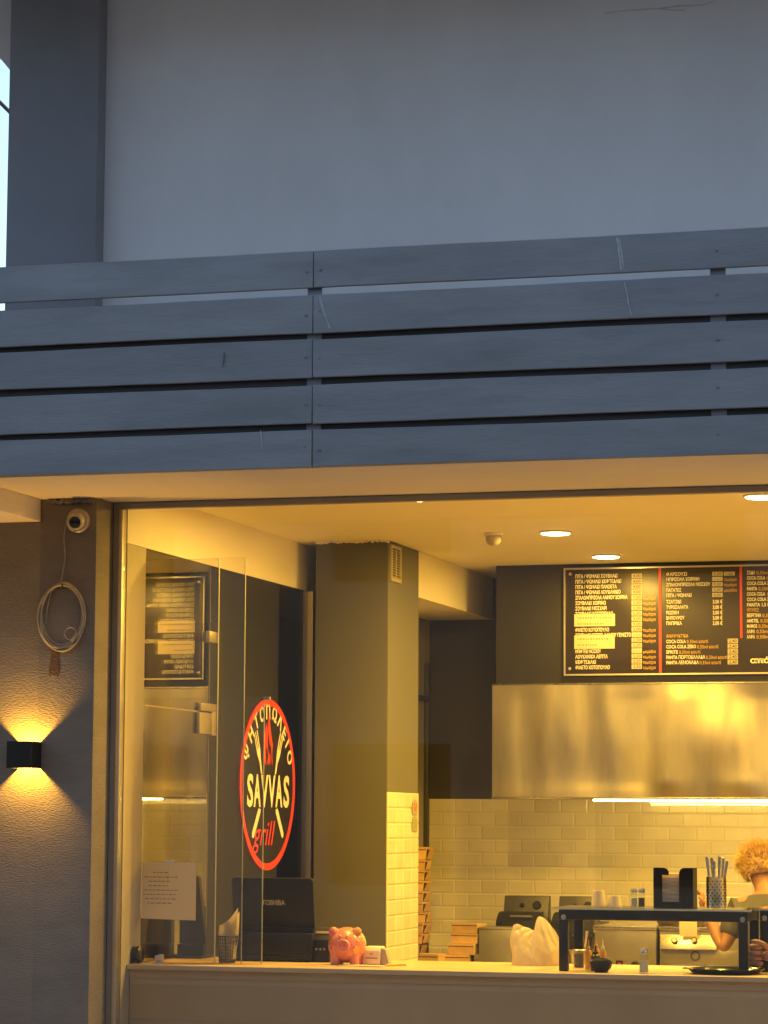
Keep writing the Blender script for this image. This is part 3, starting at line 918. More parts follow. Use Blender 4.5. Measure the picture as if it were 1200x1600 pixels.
for i, (s, wpx, pr, un) in enumerate(col1):
    y = 903.5 + i * 8.37
    if s:
        row(s, 899, y, 'letter_cream', 5.4, wpx)
    price(987, y - 7.4 - 0.3 * (i > 9), 16, 7.2, pr)
    if un:
        row(un, 1004.5, y - 0.3, 'letter_yellow', 4.6, 20)
for x0, y0, x1, y1, ln in ((897.5, 959, 961, 979, 1), (897.5, 992, 960.5, 1014, 2)):
    q0, q1 = mpt(x0, y1), mpt(x1, y0)
    stk = obj('pasted_label', MB().box(q0.x, q1.x, YM - 0.0030, YM - 0.0018, q0.z, q1.z), 'paper', panel_, smooth=False)
    for k in range(2):
        mb = MB()
        x = q0.x + 0.02
        z = q1.z - 0.028 - k * 0.036
        while x < q1.x - (0.02 if k == 0 else 0.06) * ln:
            wl = random.uniform(0.006, 0.013)
            mb.add([(x, YM - 0.0034, z), (x + wl, YM - 0.0034, z), (x + wl, YM - 0.0034, z + 0.010), (x, YM - 0.0034, z + 0.010)], [(0, 1, 2, 3)])
            x += wl + 0.006
        obj('typed_line', mb, 'ink_faint', panel_, smooth=False)
col2 = [('ΦΑΡΣΟΥΣΙ', 32, '5,50', 'τεμάχιο'), ('ΜΠΡΙΖΟΛΑ ΧΟΙΡΙΝΗ', 51, '—', 'τεμάχιο'), ('ΣΠΑΛΟΜΠΡΙΖΟΛΑ ΜΟΣΧΟΥ', 68, '9,50', 'τεμάχιο'), ('ΠΑΤΑΤΕΣ', 23, '3,00', 'μερίδα'), ('ΠΙΤΑ / ΨΩΜΑΚΙ', 39, '0,50', ''),
        ('ΤΖΑΤΖΙΚΙ', 23, '3,00', ''), ('ΤΥΡΟΣΑΛΑΤΑ', 34, '3,00', ''), ('ΡΩΣΙΚΗ', 19, '3,00', ''), ('ΚΗΠΟΥΡΟΥ', 28, '3,00', ''), ('ΠΑΠΡΙΚΑ', 24, '3,00', '')]
ys2 = [900, 908, 916.3, 924.8, 933, 943, 951.5, 960, 968.3, 976.5]
for (s, wpx, pr, un), y in zip(col2, ys2):
    row(s, 1041, y, 'letter_cream', 5.0, wpx)
    if s in ('ΤΖΑΤΖΙΚΙ', 'ΤΥΡΟΣΑΛΑΤΑ', 'ΡΩΣΙΚΗ', 'ΚΗΠΟΥΡΟΥ', 'ΠΑΠΡΙΚΑ'):
        row(pr + ' €', 1113.5, y, 'letter_cream', 5.6, 15)
    else:
        price(1113, y - 6.8, 16, 6.6, pr)
    if un:
        if s == 'ΦΑΡΣΟΥΣΙ':
            price(1131, y - 6.8, 17, 6.4, un)
        else:
            row(un, 1131.5, y - 0.3, 'letter_yellow', 4.4, 19)
row('ΑΝΑΨΥΚΤΙΚΑ', 1041, 996.5, 'letter_yellow', 5.0, 34)
dr = [('COCA COLA', 30, 33), ('COCA COLA ZERO', 46, 33), ('SPRITE', 18, 33), ('FANTA ΠΟΡΤΟΚΑΛΑΔΑ', 60, 33), ('FANTA ΛΕΜΟΝΑΔΑ', 50, 33)]
for i, (s, wa, wb) in enumerate(dr):
    y = 1005 + i * 8.25
    row(s, 1041, y, 'letter_cream', 5.2, wa)
    row('0,33ml κουτί', 1041 + wa + 2, y, 'letter_yellow', 5.2, wb)
    price(1137, y - 7.3, 16, 7.4, '2,40')
col3 = [('ΣΟΔΑ', '0,33ml'), ('COCA COLA', '0,500ml'), ('COCA COLA ZERO', '0,500ml'), ('FANTA', '0,500ml'), ('COCA COLA', '1 L'), ('COCA COLA ZERO', '1 L'), ('FANTA 1,5 L', ''), ('', 'ΜΠΥΡΕΣ'), ('ΒΕΡΓΙΝΑ', '0,33ml'), ('AMSTEL', '0,33ml'), ('MAMOS', '0,33ml'), ('ΑΛΦΑ', '0,33ml'), ('ΑΛΦΑ', '0,500ml')]
for i, (s, u_) in enumerate(col3):
    y = 897.5 + i * 8.35
    wa = len(s) * 3.1
    if s:
        row(s, 1167, y, 'letter_cream', 5.2, wa)
    if u_:
        row(u_, 1167 + (wa + 2.5 if s else 0), y, 'letter_yellow', 5.2, len(u_) * 3.0)
row('από τ', 1172, 1036, 'letter_cream', 8.5, 42, weight=0.03)

# ================================================================== HOOD
h0, h1 = P(769, 1245, Y=4.1), P(770, 1071, Y=4.1)
HD = thing('extractor_hood', (1.0, 4.5, h0.z), 'dented stainless steel extractor hood below the menu board', 'hood')
# front sheet with shallow dents, then the carcass behind it
nx, nz = 90, 26
HX1 = 3.2
vs, fs = [], []
for j in range(nz + 1):
    for i in range(nx + 1):
        u_ = i / nx; v_ = j / nz
        x = h0.x + (HX1 - h0.x) * u_
        z = h0.z + (h1.z - h0.z) * v_
        y = 4.10
        for cx_, cz_, sx_, sz_, am in ((0.42, .45, .16, .5, .010), (0.86, .55, .15, .30, -.012), (1.12, .75, .13, .5, .012), (0.05, .2, .30, .22, .006), (-0.28, .5, .10, .8, .006), (1.45, .4, .2, .4, -.01), (1.9, .5, .2, .5, .01), (0.66, .5, .07, .9, -.007), (0.98, 0.25, 0.10, 0.25, 0.008)):
            y += am * math.exp(-((x - cx_) / sx_) ** 2 - ((v_ - cz_) / sz_) ** 2)
        for cx_, sx_, am in ((0.53, .085, .016), (0.97, .12, .020), (1.5, .12, .016)):
            y -= am * math.exp(-((x - cx_ - .10 * (v_ - .5) ** 2) / sx_) ** 2) * (1 - v_)
        edge = min(1, min(u_ * 40, v_ * 8, (1 - v_) * 8))
        vs.append((x, 4.10 + (y - 4.10) * edge, z))
for j in range(nz):
    for i in range(nx):
        k = j * (nx + 1) + i
        fs.append((k, k + 1, k + nx + 2, k + nx + 1))
front = MB().add(vs, fs)
obj('front_sheet', front, 'hood_steel', HD, ang=60)
obj('carcass', MB().box(h0.x, HX1, 4.118, YB - 0.005, h0.z + 0.02, h1.z), 'steel_dull', HD, smooth=False)
obj('folded_edge', MB().box(h0.x - 0.001, HX1, 4.086, 4.117, h0.z - 0.012, h0.z - 0.001), 'steel', HD, bevel=0.002)
obj('folded_edge', MB().box(h0.x - 0.001, HX1, 4.092, 4.117, h1.z + 0.001, h1.z + 0.008), 'steel', HD, bevel=0.002)
s0 = P(927, 1247, Y=4.13).x
for k, (x0, x1) in enumerate(((s0, s0 + 0.215), (s0 + 0.221, s0 + 1.20), (s0 + 1.206, s0 + 2.2))):
    tz = h0.z - 0.014
    tb = obj('light_tube', MB().cyl((x0, 4.135, tz), (x1, 4.135, tz), 0.011, n=14), 'strip_white', HD)
    al = bpy.data.lights.new('lamp', 'AREA')
    al.shape = 'RECTANGLE'
    al.size = x1 - x0
    al.size_y = 0.02
    al.energy = STRIP_POWER * (x1 - x0)
    al.color = (1.0, 0.62, 0.09)
    lo = bpy.data.objects.new('lamp', al)
    C.objects.link(lo)
    lo.parent = tb
    lo.location = Vector(((x0 + x1) / 2, 4.14, tz - 0.014)) - wloc(tb)
    lo.rotation_euler = (R_(35), 0, 0)
obj('tube_holder', MB().box(s0 - 0.02, s0 + 2.22, 4.118, 4.15, h0.z - 0.004, h0.z + 0.016), 'white_plastic', HD, smooth=False)

sp = thing('splashback', (1.2, YB - 0.03, ZR), 'clear glass splashback over the tiles under the hood light', 'splashback')
for px0, px1 in ((930, 1101), (1102, 1275)):
    xa, xb_ = P(px0, 1300, Y=YB - 0.03).x, P(px1, 1300, Y=YB - 0.03).x
    obj('pane', MB().box(xa + .002, xb_ - .002, YB - 0.034, YB - 0.028, ZR + 0.002, 1.80), 'glass_clear', sp, smooth=False)

# ================================================================== SMALL THINGS ON THE ROOM'S SURFACES
q = P(771, 833, Z=ZC)
ms = thing('motion_sensor', (q.x, q.y, ZC), 'small white motion sensor on the ceiling left of the downlights', 'sensor')
obj('base', MB().lathe((q.x, q.y, ZC), [(0.052, 0), (0.052, -0.012), (0.047, -0.016), (0, -0.016)], 24), 'white_plastic', ms)
obj('dome', MB().lathe((q.x, q.y, ZC), [(0.044, -0.017), (0.042, -0.04), (0.034, -0.058), (0.02, -0.066), (0, -0.068)], 24), 'cream_plastic', ms)
vg = thing('vent_grille', (XC1 + 0.004, 2.77, 2.985), 'small slatted cream vent grille near the top of the column', 'vent')
y0, y1, z0, z1 = 2.675, 2.885, 2.985, 3.187
xv = XC1 + 0.0035
f_ = MB().box(xv, xv + 0.012, y0, y0 + 0.022, z0, z1).box(xv, xv + 0.012, y1 - 0.022, y1, z0, z1)
f_.box(xv, xv + 0.0118, y0 + 0.022, y1 - 0.022, z0, z0 + 0.022).box(xv, xv + 0.0118, y0 + 0.022, y1 - 0.022, z1 - 0.016, z1)
f_.box(xv, xv + 0.0116, (y0 + y1) / 2 - 0.008, (y0 + y1) / 2 + 0.008, z0 + 0.022, z1 - 0.016)
obj('frame', f_, 'cream_plastic', vg, smooth=False)
obj('backing', MB().box(xv, xv + 0.002, y0 + 0.022, y1 - 0.022, z0 + 0.022, z1 - 0.016), 'apron_dark', vg, smooth=False)
for k in range(11):
    zz = z0 + 0.029 + k * 0.0145
    for ya, yb in ((y0 + 0.0225, (y0 + y1) / 2 - 0.0085), ((y0 + y1) / 2 + 0.0085, y1 - 0.0225)):
        obj('slat', MB().obox((xv + 0.006, (ya + yb) / 2, zz), (0.010, yb - ya, 0.004), Euler((0, 0.5, 0)).to_matrix()), 'cream_plastic', vg, smooth=False)
for k, (z, m, lb) in enumerate(((1.73, 'pig_pink', 'small pinkish sticker near the top of the column tiles'), (1.635, 'pig_green', 'small greenish sticker below the pink one on the column tiles'))):
    pts = [(0.0, 0.0), (0.10, -0.005), (0.115, 0.03), (0.105, 0.075), (0.05, 0.085), (0.008, 0.07), (-0.006, 0.035)]
    st_ = thing('sticker', (XC1 + 0.0145, 3.15, z), lb, 'sticker')
    obj('sticker_sheet', MB().prism(pts, (XC1 + 0.0143, 3.14, z - 0.03), (0, 1, 0), (0, 0, 1), 0.0012), 'cream_plastic', st_, smooth=False)
    obj('print', MB().prism([(a * .6 + .024, b * .55 + .02) for a, b in pts], (XC1 + 0.0157, 3.14, z - 0.03), (0, 1, 0), (0, 0, 1), 0.0006), m, st_, smooth=False)
# upright rails on the left rear wall
rl = thing('wall_rail', (XC0 + 0.02, 4.5, ZR), 'dark upright rack rails on the wall behind the column', 'rack')
for yy in (4.20, 4.62, 4.98):
    obj('upright', MB().box(XC0 + 0.0005, XC0 + 0.03, yy, yy + 0.035, ZR, 2.66), 'steel_dark', rl, bevel=0.002)
obj('crossbar', MB().box(XC0 + 0.0005, XC0 + 0.028, 4.236, 4.619, 2.60, 2.64).box(XC0 + 0.0005, XC0 + 0.028, 4.656, 4.979, 2.42, 2.45), 'steel_dark', rl, bevel=0.002)

# notice on the first sliding pane
n0, n1 = P(223, 1435, Y=0.298), P(307, 1348, Y=0.298)
nt_ = thing('paper_notice', ((n0.x + n1.x) / 2, 0.298, n0.z), 'sheet of paper with faint typed lines taped to the left glass', 'notice')
vs, fs = [], []
for j in range(9):
    for i in range(9):
        x = XL + 0.003 + (n1.x - XL - 0.003) * i / 8
        z = n0.z + (n1.z - n0.z) * j / 8 - 0.006 * (i / 8) * (1 - j / 8)
        vs.append((x, 0.2985 - 0.004 * math.sin(i / 8 * math.pi) * (1 - j / 8) - 0.001, z))
for j in range(8):
    for i in range(8):
        k = j * 9 + i
        fs.append((k, k + 1, k + 10, k + 9))
obj('sheet', MB().add(vs, fs), 'paper_tan', nt_)
lw = [24, 52, 34, 32, 55, 52, 50, 38]
lx = [239, 225, 232, 232, 224, 224, 226, 230]
for k in range(8):
    q = P(lx[k], 1364 + k * 6.8, Y=0.29)
    mb = MB()
    x = q.x
    xe = q.x + lw[k] * 0.0031
    while x < xe:
        wl = random.uniform(0.008, 0.024)
        mb.add([(x, 0.2925, q.z), (x + wl, 0.2925, q.z), (x + wl, 0.2925, q.z + 0.0042), (x, 0.2925, q.z + 0.0042)], [(0, 1, 2, 3)])
        x += wl + 0.006
    obj('typed_line', mb, 'ink_faint', nt_, smooth=False)
obj('tape', MB().box(n0.x + 0.10, n0.x + 0.15, 0.2955, 0.2965, n1.z - 0.012, n1.z + 0.012), 'white_plastic', nt_, smooth=False)

# ================================================================== THINGS ON THE SERVING COUNTER
def X_at(px, Y, py=1480):
    return P(px, py, Y=Y).x

def Z_at(py, Y, px=700):
    return P(px, py, Y=Y).z

# black roll in the left corner
bx0, bx1 = X_at(188, 0.21), X_at(222, 0.21)
t = thing('plastic_roll', ((bx0 + bx1) / 2, 0.21, ZT), 'lumpy black plastic roll lying in the left corner of the counter', 'roll')
prof = [(0.0, 0.0), (0.018, 0.0), (0.020, 0.004), (0.036, 0.003)] + [(0.0385 + 0.003 * math.sin(i * 1.9), 0.006 + i * (bx1 - bx0 - 0.012) / 8) for i in range(9)] + [(0.033, bx1 - bx0), (0.02, bx1 - bx0 - 0.002), (0, bx1 - bx0 - 0.002)]
obj('roll', MB().lathe((bx0, 0.21, ZT + 0.0425), prof, 22, (1, 0, 0)), 'black_gloss', t)
obj('loose_flap', MB().prism([(0, 0), (bx1 - bx0 - .01, 0.006), (bx1 - bx0 - .012, .028), (.004, .03)], (bx0 + 0.003, 0.172, ZT + 0.002), (1, 0, 0), (0, 0.35, 0.94), 0.002), 'black_gloss', t)
# white foot block of the glass
cx = X_at(249, 0.285)
t = thing('white_wedge', (cx, 0.285, ZT), 'small white plastic foot holding the left glass pane on the counter', 'clip')
obj('block', MB().prism([(-0.019, 0), (0.019, 0), (0.019, 0.040), (0.006, 0.042), (-0.019, 0.034)], (cx, 0.296, ZT), (1, 0, 0), (0, 0, 1), 0.022), 'white_plastic', t, bevel=0.002)
obj('slot', MB().box(cx - 0.012, cx + 0.012, 0.2725, 0.2737, ZT + 0.008, ZT + 0.012), 'alu_grey', t, smooth=False)

# napkin basket
cx, cy = X_at(355, 0.42), 0.42
t = thing('napkin_basket', (cx, cy, ZT), 'small dark lattice basket holding a folded napkin beside the laptop', 'basket')
H, r0, r1 = 0.122, 0.036, 0.049
def bpt(a, f):
    r = r0 + (r1 - r0) * f
    return Vector((cx + r * math.cos(a), cy + r * math.sin(a), ZT + 0.003 + H * f))
lat = MB()
for i in range(22):
    a = 2 * math.pi * i / 22
    lat.tube([bpt(a, 0), bpt(a, 1)], 0.0021, 5)
for k in range(1, 8):
    lat.tube([bpt(2 * math.pi * i / 22, k / 8) for i in range(22)], 0.0021, 5, closed=True)
obj('lattice', lat, 'steel_dark', t)
obj('rim', MB().tube([bpt(2 * math.pi * i / 28, 1) for i in range(28)], 0.004, 7, closed=True), 'black_plastic', t)
obj('base', MB().lathe((cx, cy, ZT), [(r0 + 0.002, 0), (r0 + 0.002, 0.008), (0, 0.008)], 24), 'black_plastic', t)
for a in (0.0, math.pi / 2 * 3.1, 3.0):
    obj('seam', MB().tube([bpt(a, 0), bpt(a, 1)], 0.004, 6), 'black_plastic', t)
nk = thing('napkin', (cx, cy, ZT + 0.02), 'folded white paper napkin standing in the lattice basket', 'napkin')
vs, fs = [], []
n = 10
for j in range(n + 1):
    for i in range(n + 1):
        u, v = i / n, j / n
        top = 0.155 + 0.085 * u ** 1.3
        x = cx - 0.040 + 0.082 * u + 0.018 * u * v
        z = ZT + 0.02 + v * top
        y = cy - 0.012 + 0.016 * math.sin(u * 3.0 + 0.4) * (0.4 + v) + 0.006 * math.sin(v * 7 + u * 4)
        vs.append((x, y, z))
for j in range(n):
    for i in range(n):
        k = j * (n + 1) + i
        fs.append((k, k + 1, k + n + 2, k + n + 1))
obj('sheet', MB().add(vs, fs), 'paper', nk)
obj('sheet', MB().add([(p[0] + 0.004, p[1] + 0.012, ZT + 0.02 + (p[2] - ZT - 0.02) * 0.93) for p in vs], fs), 'paper', nk)

# cash drawer and laptop
YL = 0.62
dx0, dx1 = X_at(352, YL), X_at(487, YL)
t = thing('cash_drawer', ((dx0 + dx1) / 2, YL + 0.17, ZT), 'flat black cash drawer under the laptop', 'cash drawer')
zd = Z_at(1458, YL, 430)
obj('case', MB().box(dx0, dx1, YL, YL + 0.34, ZT + 0.006, zd), 'black_plastic', t, bevel=0.006)
obj('front_slot', MB().box(dx0 + 0.03, dx1 - 0.03, YL - 0.002, YL + 0.0, ZT + 0.03, ZT + 0.034), 'black_gloss', t, smooth=False)
for sx in (dx0 + 0.03, dx1 - 0.03):
    for sy_ in (YL + 0.03, YL + 0.31):
        obj('foot', MB().cyl((sx, sy_, ZT), (sx, sy_, ZT + 0.0065), 0.012, n=10), 'rubber', t)
lx0, lx1 = X_at(364, YL + 0.05, 1420), X_at(491, YL + 0.05, 1420)
t = thing('laptop', ((lx0 + lx1) / 2, YL + 0.16, zd), 'open black laptop seen from behind on the cash drawer', 'laptop')
obj('base', MB().box(lx0 + 0.004, lx1 - 0.004, YL + 0.05, YL + 0.30, zd + 0.001, zd + 0.024), 'black_plastic', t, bevel=0.006)
obj('keyboard', MB().box(lx0 + 0.02, lx1 - 0.02, YL + 0.09, YL + 0.20, zd + 0.0245, zd + 0.027), 'black_matte', t, smooth=False)
up = Vector((0, -0.16, 1)).normalized()
zt = Z_at(1372, YL + 0.01, 430)
hh = (zt - zd - 0.016) / up.z
lid = obj('lid', MB().prism([(0, 0), (lx1 - lx0, 0), (lx1 - lx0, hh - 0.012), (lx1 - lx0 - 0.012, hh), (0.012, hh), (0, hh - 0.012)], (lx0, YL + 0.062, zd + 0.016), (1, 0, 0), up, -0.014), 'black_plastic', t, bevel=0.003)
nrm = Vector((1, 0, 0)).cross(up)
org = Vector((lx0, YL + 0.062, zd + 0.016))
wz = P(427, 1415, Y=YL + 0.03)
writing('lettering', 'TOSHIBA', org + Vector((X_at(408, YL + 0.03, 1418) - lx0, 0, 0)) + up * (hh * 0.475) + nrm * 0.0012, (1, 0, 0), up, 0.034, 'letter_grey', lid, weight=0.03, width=0.118)
for hx in (lx0 + 0.06, lx1 - 0.06):
    obj('hinge', MB().cyl((hx - 0.03, YL + 0.06, zd + 0.018), (hx + 0.03, YL + 0.06, zd + 0.018), 0.009, n=12), 'black_plastic', t)
# point-of-sale screen in the left corner, seen from behind
mx1 = X_at(318, 0.80, 1470)
mx0 = XL + 0.012
t = thing('till_screen', ((mx0 + mx1) / 2, 0.80, ZT), 'black till screen seen from behind in the left corner under the notice', 'screen')
zt2 = Z_at(1368, 0.80, 300)
obj('housing', MB().prism([(0, 0.07), (mx1 - mx0 + 0.012, 0.07), (mx1 - mx0 - 0.03, zt2 - ZT - .01), (mx1 - mx0 - 0.045, zt2 - ZT), (0.01, zt2 - ZT), (0, zt2 - ZT - .01)], (mx0, 0.80, ZT), (1, 0, 0), (0, 0, 1), -0.04), 'black_plastic', t, bevel=0.004)
obj('stand', MB().box((mx0 + mx1) / 2 - .05, (mx0 + mx1) / 2 + .05, 0.845, 0.875, ZT + 0.012, ZT + .25), 'black_plastic', t, bevel=0.004)
obj('stand_base', MB().box(mx0, mx1 + .01, 0.74, 0.93, ZT + 0.0005, ZT + .0115), 'black_plastic', t, bevel=0.003)
obj('cable_box', MB().box(mx0, mx1 + .012, 0.77, 0.835, ZT + 0.012, ZT + .069), 'black_plastic', t, bevel=0.005)
# receipt printer between drawer and piggy bank
rx0, rx1 = X_at(489, YL + 0.03), X_at(516, YL + 0.03)
t = thing('receipt_printer', ((rx0 + rx1) / 2, YL + 0.1, ZT), 'small black receipt printer between the laptop and the piggy bank', 'printer')
zp = Z_at(1459, YL + 0.03, 500)
obj('case', MB().prism([(0, 0), (0.15, 0), (0.15, zp - ZT), (0.03, zp - ZT), (0, zp - ZT - 0.03)], (rx1, YL + 0.02, ZT), (0, 1, 0), (0, 0, 1), -(rx1 - rx0)), 'black_plastic', t, bevel=0.004)
obj('paper_slot', MB().box(rx0 + 0.008, rx1 - 0.008, YL + 0.045, YL + 0.052, zp + 0.0005, zp + 0.012), 'paper', t, smooth=False)
for k in range(3):
    obj('button', MB().cyl((rx0 + 0.02 + k * 0.02, YL + 0.0195, ZT + 0.062), (rx0 + 0.02 + k * 0.02, YL + 0.017, ZT + 0.062), 0.005, n=10), 'letter_grey', t)

# piggy bank
px_, py_ = X_at(541, 0.45), 0.46
t = thing('piggy_bank', (px_, py_, ZT), 'shiny pink piggy bank with coloured flower spots on the counter', 'piggy bank')
pr = Matrix.Rotation(R_(6), 3, 'Z')
pc = Vector((px_, py_, ZT + 0.090))
def pp(x, y, z):
    return pc + pr @ Vector((x, y, z))
body = MB().ball(pc, (0.088, 0.102, 0.083), 36, 24, pr, lambda d: 1 + 0.03 * d.z - 0.03 * max(0, -d.y) ** 3)
obj('body', body, 'pig_pink', t, merge=True)
sn = (pp(0, -0.118, 0.004) - pp(0, -0.08, 0.004)).normalized()
snout = obj('snout', MB().lathe(pp(0, -0.086, 0.004), [(0.034, 0), (0.0335, 0.022), (0.0295, 0.029), (0.0, 0.030)], 24, sn, 1.0, 0.86), 'pig_pink', t)
for sx in (-1, 1):
    obj('nostril', MB().ball(pp(sx * 0.0095, -0.1155, 0.005), (0.0042, 0.003, 0.0060), 10, 8, pr), 'line_red', snout)
    ec = pp(sx * 0.056, -0.045, 0.066)
    er = pr @ Euler((R_(-20), R_(sx * 28), R_(sx * -14))).to_matrix()
    ear = MB().ball(ec, (0.024, 0.010, 0.032), 16, 12, er, lambda d: 1 - 0.35 * max(0, d.z))
    obj('ear', ear, 'pig_pink', t, merge=True)
    obj('inner_ear', MB().ball(ec + er @ Vector((0, -0.0065, 0.0)), (0.015, 0.005, 0.020), 12, 8, er), 'pig_yellow' if sx > 0 else 'pig_pink', t, merge=True)
    obj('eye', MB().ball(pp(sx * 0.0165, -0.0880, 0.047), (0.0058, 0.004, 0.0062), 12, 8, pr), 'white_plastic', t)
    obj('pupil', MB().ball(pp(sx * 0.0165, -0.0918, 0.0465), (0.0028, 0.002, 0.003), 8, 6, pr), 'black_gloss', t)
    for sy_ in (-0.048, 0.05):
        q = pp(sx * 0.046, sy_, -0.05)
        obj('leg', MB().lathe((q.x, q.y, ZT), [(0.0215, 0), (0.0225, 0.006), (0.021, 0.03), (0.026, 0.06)], 16), 'pig_pink', t)
def spot(x, z, r, mat):
    k = math.sqrt(max(0.05, 1 - (x / 0.088) ** 2 - (z / 0.083) ** 2))
    c0 = pp(x, -0.1005 * k, z)
    nv = (pr @ Vector((x / 0.083 ** 2, -k / 0.1, z / 0.078 ** 2))).normalized()
    mb = MB()
    if r > 0.012:
        a = nv.orthogonal().normalized(); b = nv.cross(a)
        for i in range(5):
            an = 2 * math.pi * i / 5
            mb.lathe(c0 + (a * math.cos(an) + b * math.sin(an)) * r * 0.62, [(r * .5, -0.004), (r * .46, 0.0015), (0, 0.002)], 10, nv)
    mb.lathe(c0, [(r * 0.6, -0.004), (r * 0.5, 0.0022), (0, 0.0026)], 12, nv)
    obj('painted_spot', mb, mat, t)
spot(0.058, -0.018, 0.018, 'pig_yellow')
spot(0.060, 0.022, 0.008, 'line_red')
spot(0.004, 0.064, 0.011, 'pig_yellow')
spot(0.018, -0.040, 0.009, 'pig_yellow')
spot(-0.062, -0.012, 0.012, 'line_red')
spot(0.066, 0.022, 0.010, 'pig_yellow')
gp = MB().ball(pc + pr @ Vector((0.0, 0.012, 0.004)), (0.0888, 0.102, 0.0838), 30, 20, pr)
keep = [f for f in gp.f if all((pr.transposed() @ (gp.v[i] - pc)).x > 0.052 and (pr.transposed() @ (gp.v[i] - pc)).z > -0.008 for i in f)]
gp.f = keep
gm = MB()
ids = sorted({i for f in keep for i in f})
mp_ = {i: k for k, i in enumerate(ids)}
gm.add([gp.v[i] for i in ids], [tuple(mp_[i] for i in f) for f in keep])
obj('green_patch', gm, 'pig_green', t)
obj('coin_slot', MB().obox(pp(0, 0.02, 0.083), (0.006, 0.034, 0.004), pr), 'black_matte', t)

# papers under the pig, pen
t = thing('loose_papers', (px_ + 0.03, 0.40, ZT), 'thin loose papers lying under and beside the piggy bank', 'papers')
ex0, ex1 = X_at(506, 0.42), X_at(606, 0.42)
for k, (x0, x1, y0, y1, m) in enumerate(((ex0, ex0 + 0.19, 0.30, 0.40, 'paper_tan'), (ex0 + 0.10, ex1, 0.315, 0.44, 'paper'))):
    obj('sheet', MB().obox(((x0 + x1) / 2, (y0 + y1) / 2 - 0.02, ZT + 0.0016 + k * 0.003), (x1 - x0, y1 - y0 - 0.05, 0.0022), Euler((0, 0, 0.05 - k * 0.12)).to_matrix()), m, t, smooth=False)
t = thing('pen', (X_at(614, 0.4), 0.42, ZT), 'orange pen lying on the counter right of the card reader', 'pen')
pa, pb = Vector((X_at(603, 0.4), 0.40, ZT + 0.0055)), Vector((X_at(625, 0.4), 0.50, ZT + 0.0055))
obj('barrel', MB().cyl(pa, pb, 0.005, n=8), 'sauce_orange', t)
obj('tip', MB().cyl(pa, pa + (pa - pb).normalized() * 0.014, 0.0048, 0.001, n=8), 'black_plastic', t)
# card reader
cx0, cx1 = X_at(569, 0.52), X_at(609, 0.52)
t = thing('card_reader', ((cx0 + cx1) / 2, 0.55, ZT), 'white card payment reader right beside the piggy bank', 'card reader')
zc = Z_at(1479, 0.52, 590)
obj('body', MB().prism([(0, 0), (0.09, 0), (0.09, zc - ZT), (0.012, zc - ZT), (0, zc - ZT - 0.02)], (cx0 + 0.083, 0.50, ZT), (0, 1, 0), (0, 0, 1), -0.083), 'white_plastic', t, bevel=0.006)
obj('cradle', MB().prism([(0, 0), (cx1 - cx0 - 0.088, 0), (cx1 - cx0 - 0.088, 0.012), (0.022, zc - ZT - 0.012), (0, zc - ZT - 0.006)], (cx0 + 0.085, 0.56, ZT), (1, 0, 0), (0, 0, 1), 0.05), 'cream_plastic', t, bevel=0.004)
obj('groove', MB().box(cx0 + 0.012, cx0 + 0.072, 0.4975, 0.4995, zc - 0.055, zc - 0.051), 'alu_grey', t, smooth=False)
obj('button', MB().box(cx0 + 0.035, cx0 + 0.047, 0.4970, 0.4995, zc - 0.038, zc - 0.030), 'letter_grey', t, smooth=False)

# carrier bag
YG = 0.76
bl, br, bb = X_at(797, YG), X_at(876, YG), ZT
t = thing('carrier_bag', ((bl + br) / 2, YG, ZT), 'crumpled white plastic carrier bag left of the black counter shelf', 'bag')
top_ = [(0, .150), (.03, .184), (.12, .190), (.25, .177), (.38, .169), (.46, .158), (.50, .170), (.53, .218), (.58, .226), (.66, .219), (.80, .190), (.92, .157), (1, .125)]
def topz(u):
    for (a, za), (b, zb) in zip(top_, top_[1:]):
        if a <= u <= b:
            f = (u - a) / (b - a)
            return za + (zb - za) * f
    return top_[-1][1]
from mathutils import noise as NZ
def bag_side(sgn):
    vs, fs = [], []
    n = 46
    for j in range(n + 1):
        for i in range(n + 1):
            u, v = i / n, j / n
            hgt = (Z_at(1508, YG, 835) * 0 + topz(u)) * 1.0
            x = bl + (br - bl) * (0.04 + 0.94 * u + 0.02 * math.sin(v * 6)) + 0.012 * math.sin(v * 3.1) * (u - .5)
            dp = 0.085 * (max(0, 1 - abs(2 * u - 1) ** 2.6)) ** 0.5 * (max(0, 1 - v ** 1.5) ** 0.9 + 0.04)
            nz_ = NZ.fractal(Vector((x * 26, sgn * 3 + v * 1.6, v * 2.6 + u * 3)), 1.0, 2.0, 2) * 0.0055
            ang_ = math.atan2(v * .2 - .26, (u - .55) * .3)
            ridge = 0.0105 * (abs(math.sin(ang_ * 10 + nz_ * 160)) ** 0.6 - .55) * v
            y = YG + sgn * (dp + (nz_ + ridge) * (0.25 + 0.75 * min(1, 3 * (1 - abs(2 * u - 1)))))
            vs.append((x + nz_ * .3, y, bb + 0.002 + v * hgt))
    for j in range(n):
        for i in range(n):
            k = j * (n + 1) + i
            fs.append((k, k + 1, k + n + 2, k + n + 1))
    return vs, fs
bag = MB()
v1, f1 = bag_side(-1)
bag.add(v1, f1)
v2, f2 = bag_side(1)
bag.add(v2, f2)
obj('bag_body', bag, 'bag_plastic', t, ang=180)

